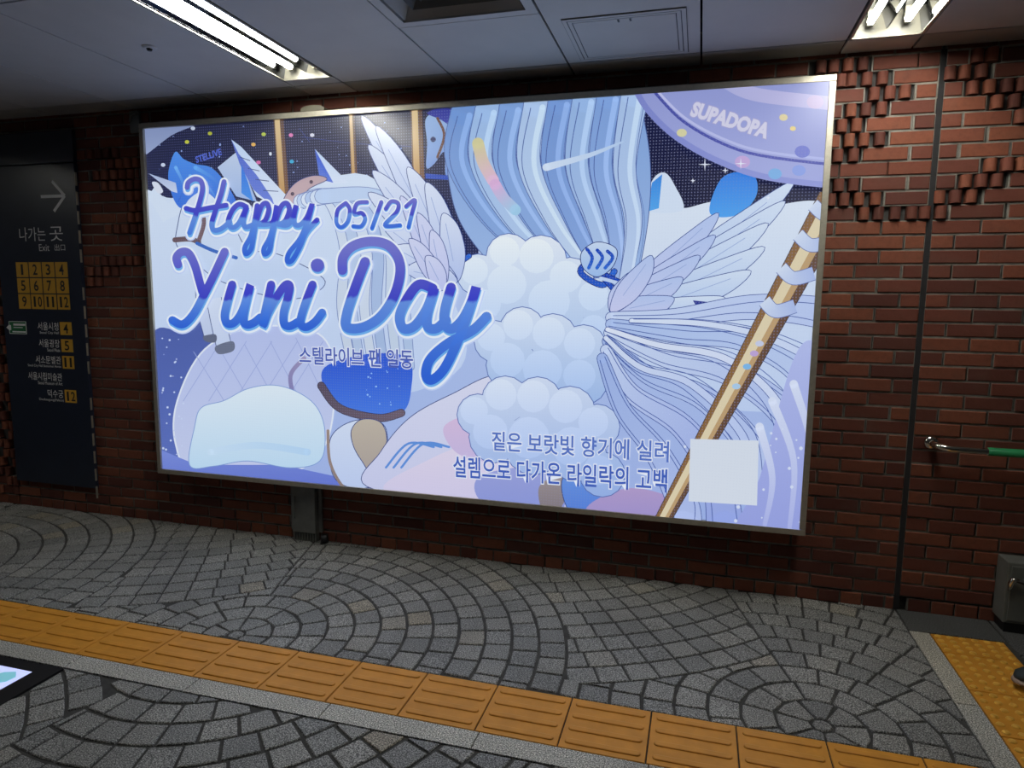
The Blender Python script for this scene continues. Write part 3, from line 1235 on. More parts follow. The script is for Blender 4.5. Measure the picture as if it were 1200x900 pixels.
# carousel floor
A.blob([(176, 400), (210, 386), (240, 372), (250, 400), (220, 470), (212, 550), (180, 560)], (96, 106, 170), (118, 130, 200))
A.blob([(208, 470), (240, 410), (300, 384), (372, 392), (390, 440), (380, 520), (330, 556), (230, 552), (206, 520)], (198, 204, 242), (212, 216, 244), (232, 238, 252), 2)
for i in range(5):
    A.stroke([(226 + 30 * i, 412 - 4 * i), (262 + 30 * i, 470)], 0.8, (176, 182, 226))
    A.stroke([(258 + 30 * i, 400), (214 + 30 * i, 470)], 0.8, (176, 182, 226))
A.poly([(170, 520), (230, 545), (330, 545), (400, 560), (430, 580), (186, 562)], (150, 160, 226), (120, 128, 214))
for i in range(34):
    A.disc(r2.uniform(184, 215), r2.uniform(395, 540), r2.uniform(.5, 1.4), (214, 222, 250))
# horse legs
A.stroke([(236, 330), (238, 360), (246, 392)], 15, (216, 224, 246), (206, 214, 240), line=LINE, caps=False)
A.stroke([(250, 350), (256, 380), (262, 406)], 17, (222, 230, 250), (210, 218, 244), line=LINE, caps=False)
A.blob([(238, 394), (252, 392), (252, 401), (240, 400)], (120, 118, 130))
A.blob([(252, 406), (272, 400), (273, 411), (256, 415)], (130, 128, 140))
A.stroke([(356, 420), (340, 440), (345, 470)], 5, (176, 160, 190), (150, 140, 184))
# plain cushion cloud on the floor
A.blob([(222, 545), (228, 500), (236, 478), (262, 470), (290, 456), (322, 452), (352, 462), (372, 480), (380, 508), (374, 540), (340, 548), (290, 540), (250, 546)],
       (232, 242, 252), (206, 228, 250), (150, 170, 220))
A.stroke([(246, 530), (300, 522), (360, 530)], 8, (214, 232, 252), (198, 222, 250))
# deep blue seat with brown trim
A.blob([(376, 440), (392, 424), (440, 414), (478, 420), (482, 452), (470, 484), (420, 490), (390, 474)], (58, 98, 214), (96, 140, 236))
for i in range(16):
    A.disc(r2.uniform(388, 470), r2.uniform(428, 476), r2.uniform(.5, 1.3), (170, 200, 250))
A.stroke([(376, 452), (392, 474), (412, 484), (446, 490), (470, 484)], 8, (112, 88, 92), (134, 108, 110), line=(80, 64, 80))
A.blob([(386, 520), (400, 500), (428, 492), (452, 504), (448, 560), (420, 572), (392, 560)], (222, 230, 250), (206, 216, 248), LINE)
A.blob([(412, 504), (424, 492), (446, 496), (452, 520), (436, 552), (424, 540), (414, 522)], (206, 192, 170), (190, 174, 158), LINE)
A.stroke([(384, 505), (386, 540), (398, 566), (412, 578)], 3.4, (176, 150, 128), (160, 136, 122))
# pale drapery along the middle bottom
A.blob([(430, 570), (446, 530), (480, 490), (530, 462), (586, 440), (640, 470), (690, 500), (720, 560), (700, 600), (560, 590)], (226, 226, 246), (212, 212, 242), LINE)
A.blob([(452, 576), (500, 540), (560, 520), (610, 540), (600, 590)], (232, 222, 240), (222, 214, 242))
A.blob([(520, 500), (560, 486), (590, 512), (570, 540), (534, 530)], (226, 200, 228), (212, 196, 232))
for du in (0, 9, 18):
    A.stroke([(452 + du, 548), (478 + du, 520), (508 + du, 524)], 2.6, (118, 158, 226))
A.blob([(560, 560), (620, 548), (660, 570), (650, 604), (570, 592)], (176, 176, 226), (160, 164, 226))
A.blob([(632, 570), (660, 556), (664, 580), (650, 604), (636, 600)], (178, 160, 150), (150, 132, 130))
A.blob([(660, 560), (700, 548), (724, 570), (712, 604), (670, 602)], (132, 166, 234), (108, 140, 224), LINE)
A.blob([(690, 592), (740, 572), (800, 590), (800, 620), (700, 612)], (196, 170, 210), (176, 158, 214))
# white cloud bank behind the right-hand feathers
A.blob([(738, 250), (770, 238), (800, 244), (840, 236), (880, 246), (912, 240), (960, 236), (1000, 260), (1000, 460), (800, 470), (736, 380)], (228, 236, 250), (206, 218, 248))
A.blob([(756, 246), (764, 212), (778, 202), (790, 216), (800, 246)], (222, 232, 250))
A.poly([(758, 248), (764, 214), (776, 204), (772, 244)], (80, 150, 230), (110, 180, 244))
A.blob([(832, 250), (842, 214), (860, 202), (884, 206), (886, 230), (864, 252)], (72, 142, 232), (104, 176, 246))
# pale-blue silk sweeping down the middle, clouds piled before it
A.blob([(528, 150), (560, 126), (640, 110), (736, 104), (756, 150), (762, 220), (752, 300), (730, 372), (690, 380), (600, 330), (545, 270), (526, 210)],
       (150, 174, 222), (184, 202, 240), (96, 108, 158))
FC = [((138, 164, 216), (176, 196, 238)), ((176, 198, 236), (206, 220, 246)), ((150, 174, 222), (172, 192, 236)), ((190, 208, 240), (214, 226, 248)),
      ((142, 166, 218), (166, 186, 234)), ((170, 192, 232), (200, 214, 244)), ((150, 174, 224), (182, 198, 240)), ((186, 204, 238), (206, 218, 246))]
for i, (a, b) in enumerate(FC):
    t = i / 7.0
    p = [(544 + 200 * t, 132 - 22 * t), (536 + 196 * t, 190 + 4 * t), (580 + 162 * t, 262 - 6 * t), (652 + 84 * t, 318 - 8 * t), (708 + 14 * t, 372)]
    A.stroke(p, 32, a, b, line=(104, 116, 168), w1=9)
    A.stroke([(u + 6, v + 3) for u, v in p], 7, tuple(min(255, x + 26) for x in a), tuple(min(255, x + 14) for x in b), w1=2)
    A.stroke([(u - 8, v + 4) for u, v in p], 1.0, (98, 112, 168), w1=.6)
    A.stroke([(u + 13, v - 2) for u, v in p], 0.8, (112, 126, 180), w1=.5)
A.stroke([(560, 168), (566, 190), (578, 212)], 14, (222, 214, 160), (232, 196, 220))
A.stroke([(580, 216), (590, 232), (604, 246)], 13, (228, 188, 222), (180, 214, 240))
A.stroke([(640, 196), (690, 182), (730, 166)], 9, (222, 232, 250), (196, 214, 244), w1=2)


def cloud(puffs, hi, lo):
    v0, v1 = min(v - r for u, v, r in puffs), max(v + r for u, v, r in puffs)
    fn = lambda u, v: tuple(a + (b - a) * min(1, max(0, (v - v0) / (v1 - v0))) for a, b in zip(hi, lo))
    for u, v, r in puffs:
        A.disc(u, v, r + 1.0, (112, 126, 184))
    for u, v, r in puffs:
        A.disc(u, v, r, hi, fn=fn)
    for u, v, r in puffs:
        A.disc(u - r * .18, v - r * .2, r * .68, hi, fn=lambda a, b: tuple(min(255, x + 9) for x in fn(a, b)))


cloud([(596, 300, 26), (560, 322, 24), (634, 306, 30), (668, 330, 28), (700, 352, 26), (600, 340, 34), (650, 360, 36), (574, 362, 26), (700, 390, 24)], (236, 242, 253), (190, 208, 244))
cloud([(580, 400, 24), (612, 386, 26), (648, 396, 28), (684, 408, 27), (600, 428, 30), (642, 440, 34), (684, 446, 28)], (226, 234, 251), (178, 198, 240))
cloud([(560, 486, 24), (592, 468, 27), (630, 470, 28), (668, 482, 29), (700, 500, 26), (580, 512, 30), (626, 520, 36), (676, 530, 34), (706, 556, 26)], (222, 230, 250), (172, 190, 238))
# blue ribbon bow
for p, w in ((((700, 300), (680, 318), (706, 334), (720, 318)), 6), (((708, 322), (742, 340), (762, 356), (744, 372), (716, 350)), 6),
             (((704, 322), (728, 350), (742, 372)), 5), (((500, 320), (530, 312), (550, 300)), 5)):
    A.stroke(p, w, (38, 82, 186), (66, 118, 214), line=(30, 44, 110))
A.blob([(682, 296), (700, 284), (722, 292), (718, 312), (700, 324), (684, 314)], (214, 226, 248), (176, 200, 242), (30, 44, 110))
for du in (0, 12, 24):
    A.stroke([(688 + du, 292 + du * .1), (694 + du, 302), (690 + du * .8, 314)], 4, (38, 82, 186), (66, 118, 214))
A.stroke([(704, 326), (736, 336), (762, 352)], 4, (206, 220, 248))


def feathers(base, tips, c1, c2, w):
    for (tu, tv), ww in zip(tips, [w] * len(tips)):
        bu, bv = base
        dx, dy = tu - bu, tv - bv
        d = math.hypot(dx, dy)
        nx, ny = -dy / d * ww, dx / d * ww
        q = spline([(bu, bv), (bu + dx * .35 + nx, bv + dy * .35 + ny), (bu + dx * .78 + nx * .9, bv + dy * .78 + ny * .9), (tu, tv),
                    (bu + dx * .78 - nx * .5, bv + dy * .78 - ny * .5), (bu + dx * .35 - nx * .8, bv + dy * .35 - ny * .8)], 5, True)
        A.stroke(q + q[:1], 1.7, (76, 90, 150), raw=True)
        A.poly(q, c1, c2)
        A.stroke([(bu + dx * .3, bv + dy * .3), (bu + dx * .85, bv + dy * .85)], 0.7, (168, 180, 222))


feathers((536, 330), [(424, 136), (432, 170), (441, 148), (437, 200), (478, 196), (432, 226), (500, 214), (448, 262), (520, 250), (462, 290), (476, 316)],
         (226, 232, 250), (196, 206, 244), 15)
feathers((520, 340), [(470, 230), (490, 250), (506, 270), (480, 280), (500, 300)], (220, 222, 248), (206, 208, 246), 11)
feathers((720, 376), [(930, 213), (920, 236), (900, 262), (896, 290), (880, 318), (850, 350), (820, 372)], (222, 232, 250), (190, 206, 244), 17)
feathers((716, 366), [(842, 250), (838, 276), (820, 300), (800, 326), (790, 350), (740, 320), (764, 300)], (196, 208, 244), (214, 214, 246), 14)
A.poly([(812, 352), (850, 356), (884, 366), (850, 372), (820, 366)], (60, 66, 150), (46, 52, 130))
# long pale streamers sweeping to the lower right
LINE_S = (84, 98, 160)
streams = [((716, 372), (790, 372), (880, 360), (960, 366), (1000, 380)), ((716, 380), (800, 392), (880, 400), (950, 450), (960, 560)),
           ((714, 390), (780, 420), (860, 440), (930, 500), (940, 600)), ((712, 400), (760, 440), (830, 470), (890, 540), (900, 620)),
           ((710, 410), (740, 460), (800, 500), (840, 560), (850, 620)), ((706, 420), (730, 480), (770, 530), (800, 590), (800, 620)),
           ((712, 386), (770, 404), (850, 420), (910, 470), (930, 540)), ((710, 396), (750, 430), (810, 450), (870, 510), (880, 570)),
           ((740, 376), (830, 380), (910, 400), (966, 440), (972, 520))]
SC = [((212, 222, 248), (196, 206, 244)), ((190, 204, 242), (206, 216, 246)), ((214, 224, 248), (186, 196, 240)), ((182, 196, 238), (204, 212, 246)),
      ((210, 220, 248), (170, 178, 234)), ((178, 192, 236), (196, 204, 244)), ((230, 236, 252), (214, 222, 250)), ((222, 230, 250), (196, 206, 246)), ((226, 234, 252), (206, 216, 248))]
for i, (p, (a, b)) in enumerate(zip(streams, SC)):
    A.stroke(p, 12 if i < 6 else 5, a, b, w1=44 if i < 6 else 10, line=LINE_S)
    for k in (-0.7, 0.7):
        A.stroke([(u + k * (4 + 4 * j), v - k * (3 + 3 * j)) for j, (u, v) in enumerate(p)], 0.9, (96, 110, 172))
A.blob([(930, 420), (960, 400), (1000, 430), (1000, 640), (860, 640), (890, 560)], (196, 200, 242), (170, 172, 232))
for p in (((905, 470), (930, 540), (925, 620)), ((930, 450), (950, 520), (948, 600)), ((890, 500), (905, 560), (896, 615))):
    A.stroke(p, 10, (226, 232, 252), (190, 192, 240), w1=5)
for i in range(26):
    A.disc(r2.uniform(800, 950), r2.uniform(500, 615), r2.uniform(.8, 2.2), (224, 230, 252))
# carousel canopy, upper right
can = spline([(742, 96), (756, 128), (790, 162), (840, 190), (900, 210), (1000, 222)], 8)
A.poly(can + [(1000, 80), (742, 90)], (164, 164, 214), (186, 186, 232))
A.stroke([(742, 100), (760, 130), (794, 162), (844, 190), (904, 209), (1000, 220)], 7, (146, 146, 206), (170, 170, 226))
A.stroke([(765, 106), (800, 142), (850, 170), (900, 184), (1000, 196)], 3.4, (96, 92, 168), (108, 104, 182))
A.stroke([(764, 100), (802, 138), (852, 165), (902, 179), (1000, 190)], 3, (206, 204, 240), (196, 198, 240))
A.stroke([(850, 96), (890, 112), (1000, 124)], 16, (190, 188, 228), (206, 196, 232))
for u, v, r, c in ((799, 156, 6, (226, 220, 170)), (918, 138, 5, (230, 216, 160)), (929, 151, 3.5, (240, 220, 140)), (908, 204, 8, (150, 190, 236)), (870, 190, 9, (210, 180, 224)),
                   (955, 120, 10, (214, 196, 228)), (940, 178, 9, (140, 140, 214)), (936, 200, 8, (164, 176, 236))):
    A.disc(u, v, r, c, r * .8)
for u, v, s in ((826, 193, 8), (868, 192, 7), (850, 200, 4), (812, 212, 3), (900, 232, 3)):
    A.poly([(u - s, v), (u, v - .8), (u + s, v), (u, v + .8)], (236, 240, 255))
    A.poly([(u - .8, v), (u, v - s), (u + .8, v), (u, v + s)], (236, 240, 255))
# slanted gilt pole with a pale ribbon round it
P0, P1 = (774, 614), (982, 229)


def pole(t, s):
    w = 10 + 13 * t
    return P0[0] + (P1[0] - P0[0]) * t + s * w * .93, P0[1] + (P1[1] - P0[1]) * t + s * w * .18


for s0, s1, c in ((-1, -.55, (160, 116, 62)), (-.55, .1, (232, 218, 180)), (.1, .5, (206, 172, 118)), (.5, 1, (128, 90, 58))):
    A.poly([pole(0, s0), pole(1, s0), pole(1, s1), pole(0, s1)], c)
A.stroke([pole(0, -1), pole(1, -1)], 1.0, (100, 76, 66))
A.stroke([pole(0, 1), pole(1, 1)], 1.0, (90, 70, 66))
for t in (0.66, 0.76, 0.86, 0.95):
    A.stroke([pole(t + .01, -1.02), pole(t - .012, 0), pole(t + .012, 1.02)], 15, (222, 230, 248), (188, 198, 238), caps=False, line=(120, 128, 180))
for t, c in ((.52, (206, 178, 222)), (.48, (150, 196, 240)), (.55, (212, 214, 236)), (.42, (190, 214, 240))):
    A.disc(*pole(t, 0.1), 5, c, 3.5)
# blank pale patch in the lower right
A.poly([(809, 514), (889, 516), (887, 592), (807, 587)], (226, 231, 242))
base_print = A.build('poster_print', 'print')

# --- lettering
T = Ink()
T.GRADE = (1, 1, 1)
WHITE, SKY, GLOW = (232, 242, 255), (108, 176, 242), (196, 212, 250)


def duo(vb, vt, vl, slope=0.0, amp=2.5, per=34.0):
    def fn(u, v):
        b = vb + amp * math.sin(u / per * 2 * math.pi) + slope * (u - 300)
        if v < b:
            t = min(1, max(0, (v - vt) / (b - vt)))
            return (112 - 52 * t, 116 - 50 * t, 208 - 8 * t)
        t = min(1, max(0, (v - b) / (vl - b)))
        return (100 - 56 * t, 146 - 46 * t, 228 - 10 * t)
    return fn


def word(strokes, w, fn, dots=(), rim=4.2, drop=(1.2, 3.2)):
    for s in strokes:
        T.stroke([(u + drop[0], v + drop[1]) for u, v in s], w + rim + 2.5, GLOW)
    for s in strokes:
        T.stroke(s, w + rim, WHITE)
        T.stroke([(u + drop[0], v + drop[1]) for u, v in s], w + rim - 0.5, WHITE)
    for u, v, r in dots:
        T.disc(u + .6, v + 1.4, r + rim * .6 + 1, WHITE)
    for s in strokes:
        T.stroke([(u + drop[0] * .6, v + drop[1] * .8) for u, v in s], w, SKY)
    for u, v, r in dots:
        T.disc(u + .6, v + 2.2, r, SKY)
    for s in strokes:
        T.stroke(s, w, WHITE, fn=fn)
    for u, v, r in dots:
        T.disc(u, v, r, WHITE, fn=fn)


c3 = lambda L: [(160 + x / 5.0, 120 + y / 5.0) for x, y in L]
c4 = lambda L: [(160 + x / 5.0, 300 + y / 5.0) for x, y in L]
c5 = lambda L: [(360 + x / 3.4625, 200 + y / 3.4625) for x, y in L]
HAPPY = [c3(s) for s in (
    [(302, 500), (310, 470), (345, 450), (380, 460), (392, 500), (382, 560), (352, 660), (316, 765)],
    [(296, 622), (350, 634), (440, 618), (530, 604)],
    [(518, 466), (500, 540), (466, 640), (446, 710), (458, 748), (500, 742), (552, 700)],
    [(648, 612), (606, 598), (566, 634), (542, 700), (566, 734), (606, 706), (650, 616), (630, 690), (644, 730), (690, 716)],
    [(712, 606), (700, 680), (676, 780), (640, 850), (646, 888), (676, 860), (690, 790), (704, 712), (736, 612), (766, 592), (780, 628), (760, 690), (724, 716)],
    [(724, 716), (800, 704), (826, 606), (812, 690), (786, 790), (752, 856), (756, 890), (784, 866), (798, 790), (816, 712), (852, 612), (884, 592), (900, 630), (876, 694), (838, 716)],
    [(838, 716), (900, 712), (940, 606), (926, 676), (934, 716), (966, 716), (1004, 672), (1034, 596), (1006, 700), (962, 800), (900, 880), (888, 930), (916, 926), (960, 850), (1000, 760), (1062, 690)])]
word(HAPPY, 5.9, duo(258, 205, 300, 0.02, 3.0, 60))
YUNI = [c4(s) for s in (
    [(250, 50), (240, 10), (268, -22), (310, -16), (346, 50), (372, 140), (390, 205)],
    [(522, -24), (460, 110), (400, 230), (340, 340), (276, 400), (216, 376)],
    [(566, 168), (540, 260), (522, 350), (540, 396), (584, 384), (630, 310), (672, 170), (644, 290), (632, 372), (650, 402), (690, 392), (730, 360)],
    [(794, 168), (776, 250), (756, 340), (748, 404), (776, 330), (826, 240), (876, 172), (902, 176), (892, 240), (868, 330), (870, 396), (904, 410), (950, 386)],
    [(1036, 168), (1004, 250), (974, 340), (966, 396), (1000, 416), (1052, 384), (1092, 332)])]
word(YUNI, 9.6, duo(350, 292, 384, 0.0, 3.0, 80), [(373, 311, 8)])
DAY = [c5(s) for s in (
    [(146, 404), (150, 350), (190, 306), (262, 288), (332, 304), (374, 360), (378, 430), (350, 520), (296, 596), (226, 636), (164, 634), (164, 580), (196, 480), (238, 370)],
    [(512, 478), (456, 462), (408, 520), (378, 590), (394, 640), (440, 628), (488, 560), (518, 480), (490, 580), (492, 632), (526, 640), (566, 606)],
    [(586, 474), (562, 560), (560, 620), (588, 642), (632, 604), (670, 530), (688, 472), (658, 570), (618, 680), (560, 800), (508, 848), (484, 826), (502, 764), (574, 700), (672, 648), (730, 592)])]
word(DAY, 11.4, duo(350, 290, 440, 0.0, 3.5, 90), rim=4.6)
NUM = [c5(s) for s in (
    [(160, 132), (128, 160), (122, 210), (142, 230), (168, 206), (176, 158), (160, 132)],
    [(246, 128), (206, 134), (194, 176), (224, 172), (238, 196), (222, 226), (190, 226)],
    [(304, 128), (266, 234)],
    [(322, 156), (344, 126), (372, 134), (366, 168), (318, 222), (380, 222)],
    [(404, 146), (440, 120), (426, 180), (414, 230)])]
word(NUM, 4.6, duo(252, 233, 268, 0.0, 2.0, 30), rim=3.0, drop=(0.6, 1.4))
T.build('lettering', 'print_ink')


def board_text(name, body, p, q, h_px, col, rim=None, bold=0.015, rim_bold=0.06, flat=None, shear=0.0):
    a, b = on_wall(*p, 0.12), on_wall(*q, 0.12)
    h = abs(on_wall(p[0], p[1] - h_px / 2, 0.12)[1] - on_wall(p[0], p[1] + h_px / 2, 0.12)[1])
    ref = text_mesh(body, bold, shear)
    LAYER[0] += 1
    if rim:
        o = wall_text(name + '_glow', body, a, b, h, PY - 3.2e-5 * LAYER[0], flat_ink(rim), board, rim_bold, ref, shear)
    LAYER[0] += 6
    wall_text(name, body, a, b, h, PY - 3.2e-5 * LAYER[0], flat_ink(col), board, bold, ref, shear)
    bpy.data.meshes.remove(ref)


inks = {}


def flat_ink(c):
    if c not in inks:
        k = NT('ink_%d_%d_%d' % c)
        k.b.inputs['Base Color'].default_value = (0.03, 0.03, 0.035, 1)
        k.b.inputs['Emission Color'].default_value = s2l(c) + (1,)
        k.b.inputs['Emission Strength'].default_value = POSTER_STRENGTH
        k.b.inputs['Roughness'].default_value = 0.3
        inks[c] = k.m
    return inks[c]


INK_BLUE = (78, 98, 184)
board_text('printed_line', '스텔라이브 팬 일동', (352, 416), (485, 421), 21, INK_BLUE, (226, 234, 252))
board_text('printed_line', '짙은 보랏빛 향기에 실려', (577, 516), (784, 529), 23, (88, 118, 200), (228, 236, 252))
board_text('printed_line', '설렘으로 다가온 라일락의 고백', (532, 546), (782, 563), 25, (66, 98, 192), (228, 236, 252))
board_text('printed_line', 'SUPADOPA', (811, 128), (901, 155), 18, (214, 214, 238), (170, 170, 216), 0.05, 0.09)
board_text('printed_line', 'STELLIVE', (231, 188), (261, 178), 8, (88, 110, 214), None, 0.03)

# mounting clips at the top edge
cl = tag(empty('mounting_plate', (-3.52, WALL_Y, 2.55)), 'small grey metal plate on the wall at the top left corner of the billboard', 'bracket')
child('plate', box('plate', -3.545, -3.470, WALL_Y - 0.022, WALL_Y - 0.003, 2.555, 2.690, 0.004), 'boxgrey', cl)
child('cable_clip', tube('cable_clip', [(-3.535, WALL_Y - 0.03, 2.62), (-3.52, WALL_Y - 0.036, 2.655), (-3.49, WALL_Y - 0.036, 2.668), (-3.475, WALL_Y - 0.028, 2.665)], 0.006, 8), 'boxdark', cl)
x0, x1 = on_wall(352, 131, 0.12)[0], on_wall(380, 128, 0.12)[0]
bm = bmesh.new()
n = 14
prof = [((x0 + x1) / 2 + (x1 - x0) / 2 * math.cos(math.pi * k / n), BZ1 + 0.002 + 0.034 * math.sin(math.pi * k / n) ** 0.6) for k in range(n + 1)]
fa = [bm.verts.new((x, BY + 0.0, z)) for x, z in prof]
fb = [bm.verts.new((x, BY + 0.05, z)) for x, z in prof]
bm.faces.new(fa)
bm.faces.new(fb)
for k in range(n + 1):
    bm.faces.new((fa[k], fa[(k + 1) % (n + 1)], fb[(k + 1) % (n + 1)], fb[k]))
cap = link('lifting_lug', mesh_of(bm, 'lifting_lug'), 'cream')
tag(cap, 'small rounded pale lug on the top edge of the billboard frame', 'lug')

# ------------------------------------------------------------------ exit sign panel
SX0, SX1, SZ0, SZ1 = SIGN
SY = WALL_Y - 0.030
sign = tag(empty('direction_sign', ((SX0 + SX1) / 2, WALL_Y - 0.015, SZ0)), 'tall dark navy exit direction panel with yellow number squares', 'sign')
child('panel', box('panel', SX0, SX1, SY, WALL_Y - 0.003, SZ0, SZ1 - 0.21, 0.002), 'navy', sign)
child('panel', box('panel', SX0, SX1, SY, WALL_Y - 0.003, SZ1 - 0.205, SZ1, 0.002), 'navy', sign)
zz = 2.33
k = 0
for k in range(18):
    z1 = zz - 0.125 * k
    if k in (5, 11):
        continue
    child('edge_trim', box('edge_trim', SX1 + 0.001, SX1 + 0.005, SY - 0.001, SY + 0.012, z1 - 0.085, z1), 'alu', sign)  # trim cut into dashes to imitate the broken line of light it catches
TY = SY - 0.0006


def sign_quad(name, u0, v0, u1, v1, mat, parent=sign, y=TY, t=0.0012):
    a, b = on_wall(u0, v0, 0.03), on_wall(u1, v1, 0.03)
    return child(name, box(name, a[0], b[0], y - t, y, b[1], a[1]), mat, parent)


# arrow
a, b = on_wall(48, 231, 0.03), on_wall(76, 229, 0.03)
top_, low_ = on_wall(60, 213, 0.03), on_wall(63, 247, 0.03)
bm = bmesh.new()


def flat_bar(bm, p, q, w, y):
    dx, dz = q[0] - p[0], q[1] - p[1]
    d = math.hypot(dx, dz)
    nx, nz = -dz / d * w / 2, dx / d * w / 2
    vs = [(p[0] + nx, p[1] + nz), (q[0] + nx, q[1] + nz), (q[0] - nx, q[1] - nz), (p[0] - nx, p[1] - nz)]
    f = [bm.verts.new((x, y, z)) for x, z in vs]
    g_ = [bm.verts.new((x, y - 0.001, z)) for x, z in vs]
    bm.faces.new(f)
    bm.faces.new(g_)
    for i in range(4):
        bm.faces.new((f[i], f[(i + 1) % 4], g_[(i + 1) % 4], g_[i]))


zc = (a[1] + b[1]) / 2
flat_bar(bm, (a[0], zc), (b[0] - 0.012, zc), 0.020, TY)
flat_bar(bm, (b[0] - 0.10, zc + 0.098), (b[0], zc), 0.020, TY - 0.0002)
flat_bar(bm, (b[0] - 0.10, zc - 0.098), (b[0], zc), 0.020, TY - 0.0004)
child('arrow', mesh_of(bm, 'arrow'), 'sign_white', sign)


def sign_text(body, x0, x1, z, h, mat='sign_white', bold=0.0, parent=sign, y=TY - 0.0008, name='lettering'):
    return wall_text(name, body, (x0, z), (x1, z), h, y, mat, parent, bold)


sign_text('나가는', -4.515, -4.285, 1.935, 0.092)
sign_text('곳', -4.250, -4.135, 1.935, 0.094)
sign_text('Exit', -4.35, -4.26, 1.845, 0.046)
sign_text('出口', -4.215, -4.125, 1.845, 0.044)
def numerals(body, xm, z, h, plate):
    n = len(body)
    for i, ch_ in enumerate(body):
        w = (0.020 if ch_ == '1' else 0.040) * (0.9 if n == 2 else 1.0)
        xc = xm + (i - (n - 1) / 2) * 0.046
        sign_text(ch_, xc - w / 2, xc + w / 2, z, h, 'sign_black', 0.015, plate, TY - 0.0018, 'numeral')


# number squares in three rows of four
gx0, gx1, gz1, gz0 = -4.572, -4.112, 1.752, 1.425
cw, ch = (gx1 - gx0) / 4, (gz1 - gz0) / 3
for r in range(3):
    for c in range(4):
        nn = r * 4 + c + 1
        x0, x1 = gx0 + cw * c + 0.005, gx0 + cw * (c + 1) - 0.005
        z1, z0 = gz1 - ch * r - 0.004, gz1 - ch * (r + 1) + 0.004
        pl = child('number_plate', box('number_plate', x0, x1, TY - 0.0012, TY, z0, z1), 'sign_yellow', sign)
        numerals(str(nn), (x0 + x1) / 2, (z0 + z1) / 2, 0.072, pl)
# destinations
DEST = [('서울시청', 'Seoul City Hall', -4.415, -4.232, 1.300, '4', -4.40), ('서울광장', 'Seoul Plaza', -4.415, -4.232, 1.183, '5', -4.345),
        ('서소문별관', 'Seoul City Hall Seosomun Annex', -4.455, -4.232, 1.068, '11', -4.53), ('서울시립미술관', 'Seoul Museum of Art', -4.535, -4.232, 0.950, '', -4.45),
        ('덕수궁', 'Deoksugung(Palace)', -4.370, -4.232, 0.832, '12', -4.45)]
for ko, en, x0, x1, z, num, ex in DEST:
    sign_text(ko, x0, x1, z + 0.012, 0.055)
    sign_text(en, ex, x1, z - 0.034, 0.022)
    if num:
        pl = child('number_plate', box('number_plate', -4.218, -4.117, TY - 0.0012, TY, z - 0.044, z + 0.044), 'sign_yellow', sign)
        numerals(num, -4.1675, z, 0.066, pl)
# green sticker with an arrow
st = child('green_sticker', box('green_sticker', -4.675, -4.515, TY - 0.0012, TY, 1.252, 1.342), 'sign_green', sign)
st['label'] = 'small green sticker with a white rim and arrow'
bm = bmesh.new()
for p, q in (((-4.672, 1.339), (-4.518, 1.339)), ((-4.672, 1.255), (-4.518, 1.255)), ((-4.518, 1.255), (-4.518, 1.339)), ((-4.672, 1.255), (-4.672, 1.339))):
    flat_bar(bm, p, q, 0.004, TY - 0.0014)
flat_bar(bm, (-4.632, 1.318), (-4.525, 1.318), 0.014, TY - 0.0014)
flat_bar(bm, (-4.632, 1.298), (-4.55, 1.298), 0.006, TY - 0.0014)
flat_bar(bm, (-4.645, 1.268), (-4.525, 1.268), 0.009, TY - 0.0014)
f = [bm.verts.new((x, TY - 0.0016, z)) for x, z in ((-4.700, 1.296), (-4.672, 1.316), (-4.655, 1.312), (-4.655, 1.280), (-4.672, 1.276))]
bm.faces.new(f)
child('printed_marks', mesh_of(bm, 'printed_marks'), 'sign_white', st)

# ------------------------------------------------------------------ cable box below the billboard
jb = tag(empty('cable_box', (-2.35, WALL_Y - 0.03, 0.0)), 'narrow grey metal cable cover on the brick directly under the billboard', 'cable box')
child('cover', box('cover', -2.425, -2.262, WALL_Y - 0.055, WALL_Y - 0.004, 0.058, 0.375, 0.004), 'boxdark', jb)
child('side_flange', box('side_flange', -2.455, -2.428, WALL_Y - 0.022, WALL_Y - 0.004, 0.058, 0.375, 0.002), 'boxdark', jb)
child('side_flange', box('side_flange', -2.259, -2.236, WALL_Y - 0.022, WALL_Y - 0.004, 0.058, 0.375, 0.002), 'boxdark', jb)
child('handle', tube('handle', [(-2.405, WALL_Y - 0.056, 0.29), (-2.405, WALL_Y - 0.066, 0.28), (-2.405, WALL_Y - 0.066, 0.16), (-2.405, WALL_Y - 0.056, 0.15)], 0.004, 8), 'boxgrey', jb)
for k in range(9):
    xx = -2.425 + 0.019 * k
    child('grille_bar', box('grille_bar', xx, xx + 0.009, WALL_Y - 0.045, WALL_Y - 0.006, 0.001, 0.056), 'boxdark', jb)
child('cable_gland', tube('cable_gland', [(-2.215, WALL_Y - 0.03, 0.0), (-2.215, WALL_Y - 0.03, 0.05)], [0.026, 0.022], 14), 'black', jb)

